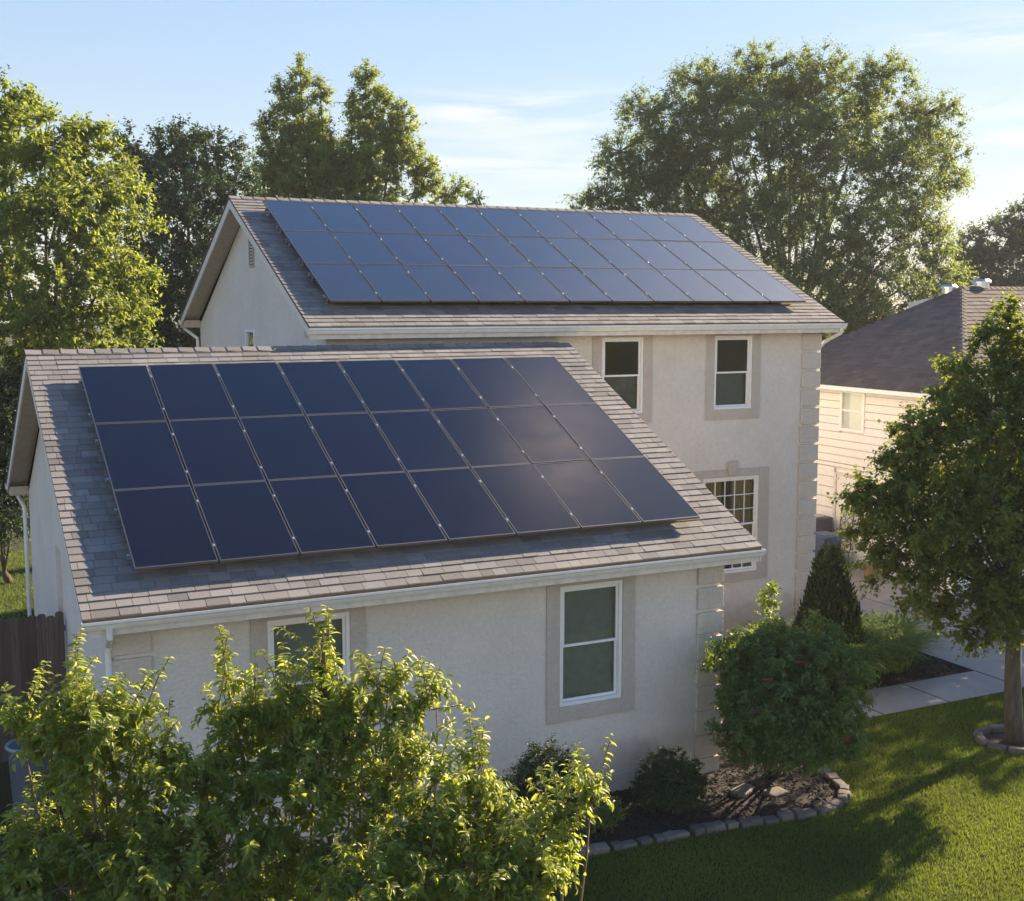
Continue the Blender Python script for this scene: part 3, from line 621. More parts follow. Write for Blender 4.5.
# ------------------------------------------------------------------ solar arrays
ORD=['first','second','third','fourth','fifth','sixth','seventh','eighth','ninth','tenth','eleventh']
def solar_array(ox,oy,oz,ang,x0,x1,v0,v1,ncol,nrow,roofname,pm):
    """ox,oy,oz: eave corner of the roof plane; x0..x1 along the eave, v0..v1 up the slope"""
    ca,sa=math.cos(ang),math.sin(ang)
    def W(x,v,h=0): return Vector((ox+x,oy+v*ca-h*sa,oz+v*sa+h*ca))
    cw=(x1-x0)/ncol; rh=(v1-v0)/nrow; gx=.026; gy=.016
    w_,h_=cw-gx,rh-gy; B=.014; fr=MB()
    fr.box(0,B,0,h_,0,.04); fr.box(w_-B,w_,0,h_,0,.04); fr.box(B+.0005,w_-B-.0005,0,B*1.35,0,.0398); fr.box(B+.0005,w_-B-.0005,h_-B*1.35,h_,0,.0398)
    gl=MB(); gl.box(B*.6,w_-B*.6,B,h_-B,.006,.0355)
    proto=None
    rowname={0:'bottom',1:'middle',2:'top'}
    for r in range(nrow):
        for c in range(ncol):
            loc=W(x0+c*cw+gx/2,v0+r*rh+gy/2,.16)
            if c==0: pos='at the left end'
            elif c==ncol-1: pos='at the right end'
            else: pos=ORD[c]+' from the left'
            lab=f'dark solar panel on the {roofname} roof, {rowname[r]} row, {pos}'
            e=empty('solar_panel',loc,lab,'solar panel',f'solar panels on the {roofname} roof',rot=(ang,0,0))
            # tiny mounting tolerance so that reflections differ a little from panel to panel
            e.rotation_euler=(ang+rng.normal(0,.0022),rng.normal(0,.0022),0)
            if proto is None:
                a=fr.build('frame',M['pframe'],None); b=gl.build('cell_glass',M[pm],None); proto=(a,b)
            else:
                a,b=proto[0].copy(),proto[1].copy(); COL.objects.link(a); COL.objects.link(b)
            a.parent=e; b.parent=e
    cl=MB(); cl.box(-.010,.010,-.028,.028,.0,.040); cl.box(-.018,.018,-.018,.018,.0405,.046); cl.tube([(0,0,.046),(0,0,.054)],.009,6)
    ft=MB(); ft.box(-.03,.03,-.05,.05,-.158,-.150); ft.box(.012,.02,-.045,.045,-.150,-.066)
    pc=pf=None
    for r in range(nrow):
        for q,fv in (('lower',.2),('upper',.78)):
            ln=x1-x0+.05; rl=MB(); rl.box(-ln/2,ln/2,-.02,.02,-.065,-.002)
            e=rl.build('mounting_rail',M['alu'],None); loc=W((x0+x1)/2,v0+(r+fv)*rh,.16); e.location=loc; e.rotation_euler=(ang,0,0)
            tag(e,f'aluminium rail, {q} of two under the {rowname[r]} panel row, {roofname} roof','rail',f'mounting rails on the {roofname} roof')
            for c in range(1,ncol):
                if pc is None: k=pc=cl.build('clamp',M['alu'],None)
                else: k=pc.copy(); COL.objects.link(k)
                k.parent=e; k.location=(x0+c*cw-(x0+x1)/2,0,0)
            for c in range(0,ncol+1,2):
                if pf is None: k=pf=ft.build('foot',M['alu'],None)
                else: k=pf.copy(); COL.objects.link(k)
                k.parent=e; k.location=(min(max(x0+c*cw,x0+.05),x1-.05)-(x0+x1)/2,0,0)
SG=math.hypot(GW,GR_); SM=math.hypot(MW,MR)
solar_array(0,0,GH,hg,.0690*GL,.92023*GL,.09359*SG,.86624*SG,8,3,'lower front','panel')
solar_array(MX,MY,MH,hm,.04536*ML,.94811*ML,.10599*SM,.89739*SM,11,3,'upper rear','panel_sheen')

# ------------------------------------------------------------------ neighbouring house
def neighbour():
    X=22.0; ex=X-.4; ze=5.14; d=4.4; rise=2.745; yc=7.15; ym=yc+d; yr_=yc+2*d; x2=40.0
    h=empty('neighbour_house',(X,ym,0),'cream sided house with a dark brown hip roof beside the driveway','house')
    w=MB(); y0,y1=yc+.4,yr_-.4
    band=2.78; win=(10.98,11.98,3.82,5.0); door=(11.15,12.15,.1,2.62)
    w.box(X+.02,x2-.4,y0+.02,y1-.02,0,ze-.05); w.build('wall',M['siding'],h)
    # lap siding boards
    def boards(xp,za,zb,cut,e):
        s=MB(); z=za
        while z<zb-.01:
            z2=min(z+e,zb); segs=[(y0,y1)]
            for (a,b,c0,c1) in cut:
                if z2>c0+.01 and z<c1-.01:
                    segs=[t for s_ in segs for t in ((s_[0],a),(b,s_[1])) if t[1]-t[0]>.01]
            for a,b in segs: s.add([(xp-.045,a,z+.022),(xp-.045,b,z+.022),(xp-.030,b,z2),(xp-.030,a,z2),(xp+.018,a,z+.022),(xp+.018,b,z+.022)],[(0,1,2,3),(4,5,1,0)])
            z=z2
        return s
    boards(X,band+.1,ze-.12,[win],.22).build('siding',M['siding'],h,recalc=False)
    boards(X,0.05,band,[door],.30).build('siding',M['siding'],h,recalc=False)
    s=MB(); z=.05
    while z<ze-.15: s.add([(X,y0-.022,z),(x2-.4,y0-.022,z),(x2-.4,y0-.002,z+.22),(X,y0-.002,z+.22)],[(0,1,2,3)]); z+=.22
    s.build('siding',M['siding'],h,recalc=False)
    b=MB(); b.box(X-.06,X-.001,y0-.03,y1,band,band+.1); b.box(X-.04,X-.001,y0-.04,y0+.06,.03,band-.001); b.build('trim_board',M['siding'],h)
    # window
    a0,a1,c0,c1=win; f=MB(); t=.09
    f.box(X-.065,X+.02,a0,a0+t,c0,c1); f.box(X-.065,X+.02,a1-t,a1,c0,c1); f.box(X-.048,X+.02,a0+t+.001,a1-t-.001,c1-t,c1-.002); f.box(X-.06,X+.02,a0+t+.001,a1-t-.001,c0,c0+t); f.box(X-.035,X+.02,a0+t+.001,a1-t-.001,(c0+c1)/2-.03,(c0+c1)/2+.03)
    wo=f.build('window',M['white'],h,bevel=.005); g=MB(); g.box(X-.012,X-.01,a0+t,a1-t,c0+t,c1-t); g.build('pane',M['glass'],wo)
    bl=MB(); bl.box(X+.002,X+.01,a0+t,a1-t,c0+t,c1-t); bl.build('blind',M['white'],wo)
    # door
    a0,a1,c0,c1=door; f=MB(); f.box(X-.06,X+.015,a0,a0+.1,c0,c1); f.box(X-.06,X+.015,a1-.1,a1,c0,c1); f.box(X-.043,X+.015,a0+.101,a1-.101,c1-.1,c1)
    do=f.build('door',M['fascia'],h,bevel=.005); q=MB(); q.box(X-.02,X+.012,a0+.101,a1-.101,c0,c1-.101); q.build('door_panel',M['siding'],do); q=MB(); q.tube([(X-.02,a0+.2,1.05),(X-.07,a0+.2,1.05)],.025,8); q.build('handle',M['alu'],do)
    # hip roof
    ln=math.hypot(d,rise); ca,sa=d/ln,rise/ln; rf=MB()
    shingle_slope(rf,(ex,yr_,ze),(0,-1,0),(ca,0,sa),(-sa,0,ca),2*d,ln,.20,x_at=lambda v:(v*ca,2*d-v*ca))
    shingle_slope(rf,(ex,yc,ze),(1,0,0),(0,ca,sa),(0,-sa,ca),x2-ex,ln,.20,x_at=lambda v:(v*ca,x2-ex))
    shingle_slope(rf,(x2,yr_,ze),(-1,0,0),(0,-ca,sa),(0,sa,ca),x2-ex,ln,.20,x_at=lambda v:(0,x2-ex-v*ca))
    pk=(ex+d,ym,ze+rise)
    ridge_caps(rf,pk,(x2,ym,ze+rise),sa/ca,.13,.22); ridge_caps(rf,(ex,yc,ze),pk,.45,.12,.22); ridge_caps(rf,(ex,yr_,ze),pk,.45,.12,.22)
    ro=rf.build('roof',M['roof2'],h,recalc=False)
    dk=MB(); z=-.008; dk.add([(ex,yc,ze+z),(ex,yr_,ze+z),(pk[0],pk[1],pk[2]+z),(x2,ym,pk[2]+z),(x2,yc,ze+z),(x2,yr_,ze+z)],[(0,1,2),(0,2,3,4),(1,5,3,2),(4,3,5),(0,4,5,1)]); dk.build('roof_deck',M['deck'],ro,recalc=False)
    # front cross gable, off to the right
    gx0,gx1=28.2,33.4; gm=(gx0+gx1)/2; gz=ze+2.5; gy=yc-.9; ang=math.atan2(2.5,gm-gx0); l2=math.hypot(2.5,gm-gx0); c2,s2=math.cos(ang),math.sin(ang); yend=ym-.45
    gb=MB(); shingle_slope(gb,(gx0,yend,ze),(0,-1,0),(c2,0,s2),(-s2,0,c2),yend-gy,l2,.20); shingle_slope(gb,(gx1,gy,ze),(0,1,0),(-c2,0,s2),(s2,0,c2),yend-gy,l2,.20)
    ridge_caps(gb,(gm,gy,gz),(gm,yend,gz),s2/c2,.13,.22); gb.build('roof',M['roof2'],h,recalc=False)
    gwl=MB(); gwl.prism([(gx0+.35,0),(gx1-.35,0),(gx1-.35,ze-.05),(gm,gz-.45),(gx0+.35,ze-.05)],'y',gy+.4,yc+.5); gwl.build('wall',M['siding'],h)
    dk=MB(); dk.prism([(gx0,ze-.04),(gm,gz-.04),(gx1,ze-.04),(gx1-.1,ze-.1),(gm,gz-.12),(gx0+.1,ze-.1)],'y',gy+.01,yend); dk.build('roof_deck',M['deck'],ro)
    # eaves
    g=MB(); g.box(ex-.07,ex+.02,yc-.08,yr_+.08,ze-.14,ze-.02); g.box(ex+.021,x2,yc-.08,yc+.02,ze-.14,ze-.02); g.build('gutter',M['gutter'],h,bevel=.01)
    so=MB(); so.box(ex+.021,X+.02,yc+.021,yr_-.02,ze-.16,ze-.13); so.build('soffit',M['soffit'],h)
    # roof vents
    def vent(p,r,hh):
        v=MB(); v.tube([p,(p[0],p[1],p[2]+hh*.6)],r*.8,12); v.tube([(p[0],p[1],p[2]+hh*.6),(p[0],p[1],p[2]+hh*.75),(p[0],p[1],p[2]+hh)],[r,r,r*.7],12); v.build('roof_vent',M['alu'],h)
    vent((pk[0]+.9,ym+.12,pk[2]-.06),.28,.30); vent((pk[0]-.15,ym+.35,pk[2]-.2),.25,.28)
    v=MB(); v.prism([(ym+1.0,pk[2]-.62),(ym+1.8,pk[2]-1.1),(ym+1.8,pk[2]-.45),(ym+1.0,pk[2]-.32)],'x',pk[0]-.3,pk[0]+1.0); v.build('roof_vent',M['alu'],h)
neighbour()

# ------------------------------------------------------------------ yard furniture
def fence():
    o=empty('wood_fence',(-3.0,5.75,0),'dark weathered board fence joining the left side of the lower wing','fence')
    b=MB(); x=.36
    while x>-6.5:
        wd=.135+rng.normal(0,.003); h=2.42+rng.normal(0,.018)
        b.prism([(x-wd,.06),(x,.06),(x,h-.03),(x-.03,h),(x-wd+.03,h),(x-wd,h-.03)],'y',5.73+rng.normal(0,.003),5.752,float(rng.random())); x-=wd+.003
    b.build('board',M['fence'],o)
    r=MB()
    for z in (.4,1.25,2.1): r.box(-6.5,.38,5.76,5.80,z,z+.09)
    r.build('rail',M['fence'],o)
    for x in (-6.4,-4.2,-2.0,.28): q=MB(); q.box(x-.05,x+.05,5.802,5.90,0,2.3); q.build('post',M['fence'],o)
fence()
def wheelie_bin(x,y,w,d,h,mat,rim,label,cat,name,yaw=0):
    o=empty(name,(x,y,0),label,cat)
    b=MB(); t=.86
    def ring(s,z): return [(x-w/2*s,y-d/2*s,z),(x+w/2*s,y-d/2*s,z),(x+w/2*s,y+d/2*s,z),(x-w/2*s,y+d/2*s,z)]
    b.add(ring(t,.05)+ring(1,h),[(0,3,2,1),(4,5,6,7),(0,1,5,4),(1,2,6,5),(2,3,7,6),(3,0,4,7)]); b.build('body',mat,o,bevel=.03)
    l=MB(); l.add(ring(1.08,h+.004)+ring(1.08,h+.04)+ring(.8,h+.10),[(0,3,2,1),(0,1,5,4),(1,2,6,5),(2,3,7,6),(3,0,4,7),(4,5,9,8),(5,6,10,9),(6,7,11,10),(7,4,8,11),(8,9,10,11)]); l.build('lid',rim,o,bevel=.012)
    for sx in (-1,1):
        wq=MB(); wq.tube([(x+sx*w*.42-.03*sx,y+d*.42,.1),(x+sx*w*.42+.03*sx,y+d*.42,.1)],.1,14); wq.build('wheel',M['dark'],o)
def tub():
    c=P(30,742,17.6); x,y=c[0],c[1]; 
    o=empty('garbage_can',(x,y,0),'blue grey plastic bin with a pale rim near the dark fence','bin')
    b=MB(); h=c[2]; b.tube([(x,y,.0),(x,y,.05),(x,y,h-.05)],[.24,.26,.31],20); b.build('body',M['bin'],o)
    r=MB(); n=24
    r.tube([(x+.315*math.cos(a),y+.315*math.sin(a),h-.03) for a in np.linspace(0,2*math.pi,n+1)],.028,6); r.build('rim',M['binrim'],o,smooth=True)
    l=MB(); l.tube([(x,y,h-.045),(x,y,h-.03)],[.29,.28],20); l.build('lid',M['bin'],o)
tub()
wheelie_bin(20.75,11.05,.62,.7,1.02,M['bluebin'],M['bluebin'],'blue wheeled bin standing at the wall of the cream house','bin','wheeled_bin')
def ac_unit():
    x,y=21.35,12.35
    o=empty('air_conditioner',(x,y,0),'dark grey outdoor cooling unit behind the blue bin','air conditioner')
    b=MB(); b.box(x-.42,x+.42,y-.45,y+.45,.25,1.35); b.build('casing',M['grey'],o,bevel=.03)
    s=MB(); s.box(x-.5,x+.5,y-.55,y+.55,0,.25); s.build('base',M['plinth'],o)
    g=MB()
    for r in (.12,.22,.32): g.tube([(x+r*math.cos(a),y+r*math.sin(a),1.37) for a in np.linspace(0,2*math.pi,20)],.012,5)
    for a in np.linspace(0,math.pi,5)[:-1]: g.tube([(x-.34*math.cos(a),y-.34*math.sin(a),1.365),(x+.34*math.cos(a),y+.34*math.sin(a),1.365)],.010,5)
    g.build('fan_grille',M['alu'],o)
    l=MB()
    for z in np.arange(.32,1.3,.06): l.box(x-.44,x-.425,y-.40,y+.40,z,z+.03); 
    l.build('louvre',M['grey'],o)
ac_unit()
def lattice_chair():
    x,y=21.55,11.45; z=.75
    o=empty('metal_chair',(x,y,0),'grey metal garden chair with a pierced back, against the cream wall','chair')
    s=MB(); s.box(x-.25,x+.25,y-.25,y+.25,.43,.47); s.build('seat',M['grey'],o,bevel=.01)
    for dx in (-.22,.22):
        for dy in (-.22,.22): l=MB(); l.tube([(x+dx,y+dy,0),(x+dx,y+dy,.43)],.018,6); l.build('leg',M['grey'],o)
    b=MB(); bx=x+.24
    for yy in (y-.25,y+.25): b.tube([(bx,yy,.47),(bx+.1,yy,1.62)],.02,6)
    for zz,k in ((.8,.03),(1.6,.1)): b.tube([(bx+k,y-.25,zz),(bx+k,y+.25,zz)],.018,6)
    for i in range(4):
        for q in range(2):
            cy=y-.12+.24*q; cz=.92+.2*i; kk=.03+.07*(cz-.8)/.8
            b.tube([(bx+kk,cy+.09*math.cos(a),cz+.09*math.sin(a)) for a in np.linspace(0,2*math.pi,11)],.012,5)
    b.build('backrest',M['grey'],o)
lattice_chair()
def flower_pot():
    x,y=21.4,9.9; o=MB(); o.tube([(x,y,0),(x,y,.34),(x,y,.36),(x,y,.42),(x,y,.40)],[.16,.24,.27,.27,.2],14); based(o,'plant_pot',M['tan'],(x,y,0),'terracotta pot on the driveway against the cream house','pot')
flower_pot()

# stones of the bed edging and the tree ring
def stone(x,y,yaw,sx,sy,sz,label,group):
    import bmesh
    bm=bmesh.new(); bmesh.ops.create_cube(bm,size=1); bmesh.ops.bevel(bm,geom=bm.edges[:],offset=.16,segments=2,affect='EDGES',profile=.6)
    mb=MB(); vs=[]
    for v in bm.verts: vs.append((v.co.x*sx*(1+rng.normal(0,.05)),v.co.y*sy*(1+rng.normal(0,.05)),max(0,(v.co.z+.5)*sz*(1+rng.normal(0,.05)))))
    fs=[tuple(v.index for v in f.verts) for f in bm.faces]; bm.free()
    mb.add(vs,fs,float(rng.random())); o=mb.build('edging_stone',M['stone'],None,smooth=True); o.location=(x,y,.0); o.rotation_euler=(rng.normal(0,.06),rng.normal(0,.06),yaw)
    tag(o,label,'stone',group)
def stone_line():
    pts=np.array(BED[2:14]); seg=np.linalg.norm(np.diff(pts,axis=0),axis=1); s=np.concatenate([[0],np.cumsum(seg)]); t=.1
    while t<s[-1]-.1:
        x=np.interp(t,s,pts[:,0]); y=np.interp(t,s,pts[:,1]); x2=np.interp(t+.05,s,pts[:,0]); y2=np.interp(t+.05,s,pts[:,1]); L=rng.uniform(.14,.25)
        stone(x,y,math.atan2(y2-y,x2-x),L*1.0,rng.uniform(.13,.19),rng.uniform(.08,.125),'small weathered tan stone in the curved border between lawn and mulch bed','stones edging the mulch bed'); t+=L*1.1
    for k in range(11):
        a=2*math.pi*k/11; stone(14.80+.55*math.cos(a),-.72+.55*math.sin(a),a+1.57,.28,.15,.10,'dark stone in the low ring around the trunk of the right tree','stones ringing the right tree')
    stone(9.35,-.45,.6,.42,.26,.09,'flat grey flagstone lying on the mulch beside the house corner','loose flagstones on the mulch')
    stone(9.75,-.75,.2,.36,.24,.08,'flat grey flagstone lying on the mulch beside the house corner','loose flagstones on the mulch')
stone_line()
ring=MB(); n=20; ring.add([(14.80,-.72,.03)]+[(14.80+.5*math.cos(a),-.72+.5*math.sin(a),.012) for a in np.linspace(0,2*math.pi,n,endpoint=False)],[(0,i+1,(i+1)%n+1) for i in range(n)]); struct('mulch_ring',ring,M['mulch'])

# ------------------------------------------------------------------ plants
def curve(p,q,bend,n=5):
    p=np.array(p);q=np.array(q); m=(p+q)/2+np.array(bend); t=np.linspace(0,1,n)[:,None]
    return (1-t)**2*p+2*t*(1-t)*m+t*t*q
def make_tree(name,label,cat,base,lobes,leaf,mat,barkm,trunk_r=.2,fork=None,dens=1.0,lai=9.0,cl_r=.55,twigs=6,lv=10,fine=False,group=None,up=.25,spread=.8,shell=.45,wratio=.55,droop=.25,trunk_pts=None,crown='crown',trunk='trunk',clear=None,vmean=.5,limb_r=None,stems=None,shoots=0,shoot_len=(.3,.55)):
    """lobes: (centre xyz, (rx,ry,rz)) in metres; leaves sit along twigs that fan out of branch ends spread through the lobes"""
    o=empty(name,base,label,cat,group); base=np.array(base,float)
    C=np.array([l[0] for l in lobes]); Rr=np.array([l[1] for l in lobes]); vol=Rr.prod(1)
    zmin=(C[:,2]-Rr[:,2]).min(); 
    top=C[:,2].max(); cen=(C*vol[:,None]).sum(0)/vol.sum()
    hf=fork if fork is not None else max(.25*top,min(zmin+.3,.6*top))
    mb=MB(); fk=np.array([base[0]+(cen[0]-base[0])*.3,base[1]+(cen[1]-base[1])*.3,hf])
    samples=[]
    limb_r=limb_r or trunk_r*.32
    if stems is None:
        tp=curve(base,fk,(rng.normal(0,.1),rng.normal(0,.1),0),6); mb.tube(tp,np.linspace(trunk_r*1.15,trunk_r*.8,6),9); starts=[fk]
        flare=MB()
    else: starts=[base+np.array([rng.normal(0,.12),rng.normal(0,.12),0]) for _ in range(stems)]
    for i,(c,r) in enumerate(zip(C,Rr)):
        s=starts[i%len(starts)]; q=c+np.array([0,0,r[2]*.35]); cur=curve(s,q,(rng.normal(0,.06)*np.linalg.norm(q-s),rng.normal(0,.06)*np.linalg.norm(q-s),.10*np.linalg.norm(q[:2]-s[:2])),8)
        mb.tube(cur,np.linspace(limb_r,limb_r*.16,8),6); samples.append(cur[2:])
    S=np.concatenate(samples)
    la=leaf*leaf*wratio*.5*.9
    ncl=np.maximum(3,dens*lai*math.pi*Rr[:,0]*Rr[:,2]*.6/(la*twigs*lv)).astype(int)
    cs=[];outs=[]
    for c,r,k in zip(C,Rr,ncl):
        d=unit(rng.normal(size=(k,3))); rad=rng.random(k)**shell
        cs.append(c+d*r*rad[:,None]); outs.append(d)
    cs=np.concatenate(cs); outs=np.concatenate(outs)
    if clear is not None: kk=clear(cs); cs=cs[kk]; outs=outs[kk]
    for c in cs:
        dd=np.linalg.norm(S-c,axis=1)+np.maximum(0,S[:,2]-c[2])*.8; s=S[dd.argmin()]; L=np.linalg.norm(c-s)
        if L>.15: mb.tube(curve(s,c,(0,0,-.05*L),4),[limb_r*.2,limb_r*.15,limb_r*.1,limb_r*.05],4,cap=False)
    sh_o=[];sh_d=[];sh_l=[]
    if shoots:
        zc=np.median(C[:,2])
        for c,r in zip(C,Rr):
            for _ in range(shoots):
                d=unit(rng.normal(size=3)+np.array([0,0,.9])); st=c+d*r*.75; dr=unit(d*.6+np.array([0,0,.9])+rng.normal(size=3)*.3); ln_=rng.uniform(*shoot_len)
                sh_o.append(st); sh_d.append(dr); sh_l.append(ln_)
                mb.tube([st-dr*.12,st+dr*ln_*.5-np.array([0,0,droop*ln_*.125]),st+dr*ln_-np.array([0,0,droop*ln_*.5])],[.006,.004,.0025],4,cap=False)
    mb.build(trunk,barkm,o,smooth=True,recalc=False)
    K=len(cs); cv=rng.normal(0,.16,K)
    tw_o=np.repeat(cs,twigs,0); tw_d=unit(np.repeat(outs,twigs,0)*.75+rng.normal(size=(K*twigs,3))*spread+np.array([0,0,up])); tl=cl_r*rng.uniform(.6,1.35,K*twigs)
    tw_o=tw_o-tw_d*(tl*.25)[:,None]
    if shoots:
        sh_o=np.array(sh_o);sh_d=np.array(sh_d);sh_l=np.array(sh_l); ex=len(sh_o)
        rp=2   # two sets of leaves along every shoot
        tw_o=np.concatenate([tw_o]+[sh_o]*rp); tw_d=np.concatenate([tw_d]+[sh_d]*rp); tl=np.concatenate([tl]+[sh_l]*rp)
    T=len(tw_o); t=(np.arange(lv)[None,:]+rng.random((T,lv)))/lv; t=t.ravel()
    o_=np.repeat(tw_o,lv,0); d_=np.repeat(tw_d,lv,0); l_=np.repeat(tl,lv)
    pos=o_+d_*(l_*t)[:,None]; pos[:,2]-=droop*l_*t*t*.5
    sd=unit(np.cross(d_,rng.normal(size=d_.shape)))
    ax=unit(d_*.55+sd*.9+np.array([0,0,-droop])+rng.normal(size=d_.shape)*.15)
    tw_out=np.repeat(outs,twigs,0)
    if shoots: tw_out=np.concatenate([tw_out]+[sh_d]*2)
    nr=unit(np.array([0,0,1.0])+np.repeat(tw_out,lv,0)*.45+rng.normal(size=d_.shape)*.45)
    n=len(pos); ln=leaf*rng.uniform(.65,1.25,n)*(1-.25*t)
    V,I,Sz,q=leaf_arrays(pos,ax,nr,ln,ln*wratio*rng.uniform(.8,1.15,n),fine)
    tv=np.repeat(cv,twigs)
    if shoots: tv=np.concatenate([tv,np.full(2*ex,.28)])
    var=np.clip(vmean+np.repeat(tv,lv)+rng.normal(0,.16,n)+.22*(t-.5),0,1)
    raw_mesh(crown,V,I,Sz,np.repeat(var,q),mat,o)
    return o,n
def L(px,py,depth,rpx,dz=1.0,rz=1.0):
    c=P(px,py,depth); r=rpx*depth/F; return (c,(r*dz,r*dz,r*rz))
tot=0
def T(*a,**k):
    global tot
    o,n=make_tree(*a,**k); tot+=n; return o
def ground_under(px,depth):
    c=P(px,400,depth); return (c[0],c[1],0)

# left, bright
D=34
T('broadleaf_tree','tall bright yellow green tree at the left edge behind the lower wing','tree',ground_under(45,D),
  [L(5,135,D,48),L(45,165,D-1,50),L(90,160,D,42),L(110,215,D-1,42),L(60,235,D-2,60),L(-15,220,D,65),L(118,275,D-1,36),L(75,305,D-2,55),L(125,320,D,28),L(10,310,D-1,60),L(30,370,D,50),L(85,380,D,50),L(5,100,D,20),L(95,132,D,16),L(-45,160,D,60)],
  .17,M['f_bright'],M['bark'],trunk_r=.32,fork=3.5,dens=1.15,cl_r=.62,twigs=7,lv=10)
D=44
T('dark_tree','dark green dense tree behind the bright left tree','tree',ground_under(190,D),
  [L(180,145,D,30),L(215,160,D,32),L(150,185,D,34),L(190,205,D-1,46),L(235,195,D,26),L(150,260,D,44),L(205,265,D-1,50),L(250,240,D,26),L(160,330,D,48),L(215,335,D,48),L(125,150,D,22),L(140,300,D,40)],
  .17,M['f_dark'],M['bark2'],trunk_r=.35,fork=4,dens=1.15,cl_r=.7,twigs=7,lv=10)
D=52
T('poplar_tree','tall upright poplar with several spires behind the upper roof','tree',ground_under(345,D),
  [L(300,80,D,11,rz=1.9),L(281,98,D,10,rz=1.9),L(320,92,D,9,rz=2.0),L(268,128,D,11,rz=1.7),L(296,125,D,24,rz=1.2),L(318,135,D,16,rz=1.6),L(303,165,D,36),L(366,86,D,12,rz=1.9),L(352,108,D,9,rz=1.8),L(384,105,D,11,rz=1.8),L(372,128,D,22,rz=1.2),L(393,140,D,16,rz=1.5),L(366,170,D,36),L(335,165,D,34),L(272,162,D,22),L(403,122,D,14,rz=1.5),L(403,160,D,22),L(424,182,D,17),L(432,165,D,9),L(300,205,D,40),L(370,205,D,40),L(262,185,D,18)],
  .16,M['f_poplar'],M['bark'],trunk_r=.35,fork=5,dens=1.35,cl_r=.55,twigs=6,lv=9,up=.6)
D=60
T('distant_tree','small distant treetop showing just above the upper roof ridge','tree',ground_under(455,D),[L(455,190,D,14),L(443,200,D,14),L(470,202,D,13),L(455,225,D,22)],.2,M['f_poplar'],M['bark2'],trunk_r=.2,dens=.8,cl_r=.6,twigs=6,lv=8)
# big right tree
D=66
T('spreading_tree','large spreading tree with open limbs behind the right end of the upper roof','tree',ground_under(790,D),
  [L(650,125,D,36),L(700,95,D,36),L(757,80,D,36),L(820,78,D,38),L(880,90,D,38),L(925,125,D,36),L(945,170,D,28),L(620,160,D,24),L(640,190,D,34),L(695,150,D,44),L(760,140,D-2,46),L(830,145,D-3,46),L(895,175,D-2,44),L(700,210,D,44),L(775,220,D-3,38),L(850,235,D-4,48),L(920,235,D-3,36),L(735,265,D,36),L(800,285,D-4,46),L(870,290,D-5,48),L(935,280,D-4,30),L(835,330,D-4,46),L(890,335,D-4,36),L(700,290,D,40),L(735,205,D+1,40),L(800,200,D+1,44),L(730,110,D+1,36),L(790,110,D+1,36),L(860,135,D+1,36),L(670,165,D+1,34),L(760,320,D-2,44),L(930,320,D-4,30),L(660,240,D,34),L(620,225,D,24),L(850,370,D-4,40),L(585,203,D,15),L(605,200,D,18)],
  .18,M['f_ash'],M['bark'],trunk_r=.5,fork=4.5,dens=1.05,cl_r=1.0,twigs=7,lv=12,limb_r=.13)
D=88
T('distant_tree','hazy dark tree at the far right edge beyond the neighbouring roof','tree',ground_under(1015,D),[L(985,245,D,24),L(1010,230,D,26),L(1040,222,D,34),L(1000,275,D,34),L(1045,280,D,45),L(965,265,D,22),L(955,288,D,26),L(990,310,D,40),L(1030,320,D,45)],.32,M['f_far'],M['bark2'],trunk_r=.4,dens=1.1,cl_r=1.2,twigs=7,lv=10)
# dark shrubs and wood behind the left side
D=32
T('hedge_shrub','dark green rounded shrub under the bright left tree','shrub',ground_under(0,D),[L(5,400,D,40),L(-35,430,D,55),L(15,460,D,36),L(-5,500,D,45),L(30,430,D,20)],.11,M['f_dark'],M['bark2'],trunk_r=.1,fork=.3,dens=1.1,cl_r=.5,twigs=7,lv=9)
# right front tree
D=19.9
T('maple_tree','round dark green tree standing in the lawn at the right edge','tree',(14.86,-.72,0),
  [L(1008,352,D,36),L(962,385,D,34),L(1050,360,D,50),L(925,440,D,40),L(985,435,D-.3,58),L(1060,440,D-.2,70),L(885,500,D,34),L(930,520,D-.5,55),L(1000,520,D-.7,60),L(1070,530,D-.5,60),L(878,560,D,26),L(862,530,D,16),L(858,495,D,14),L(965,632,D,16),L(1000,612,D-.4,28),L(905,465,D,26),L(1030,630,D,22),L(1012,318,D,18),L(982,340,D,18),L(930,575,D-.3,42),L(1000,585,D-.5,45),L(950,612,D,18),L(1060,600,D-.3,40),L(990,625,D,16),L(1000,470,D+1.3,60),L(940,500,D+1.3,50),L(1060,500,D+1.4,60)],
  .085,M['f_maple'],M['bark'],trunk_r=.14,fork=2.4,dens=1.45,cl_r=.34,twigs=7,lv=10,fine=False,wratio=.8,limb_r=.05)
T('maple_tree','round green tree by the cream house beyond the right edge of the view','tree',(24.6,3.4,0),[((24.6,3.4,5.2),(2.7,2.7,2.8)),((25.6,4.2,4.2),(2,2,2)),((23.8,2.2,4.2),(2,2,2)),((24.4,4.8,5.5),(1.8,1.8,1.8))],.13,M['f_maple'],M['bark'],trunk_r=.15,fork=2.2,cl_r=.4,twigs=6,lv=9,wratio=.8,limb_r=.06,lai=7)  # out of view, added to shade the walkway and upper lawn
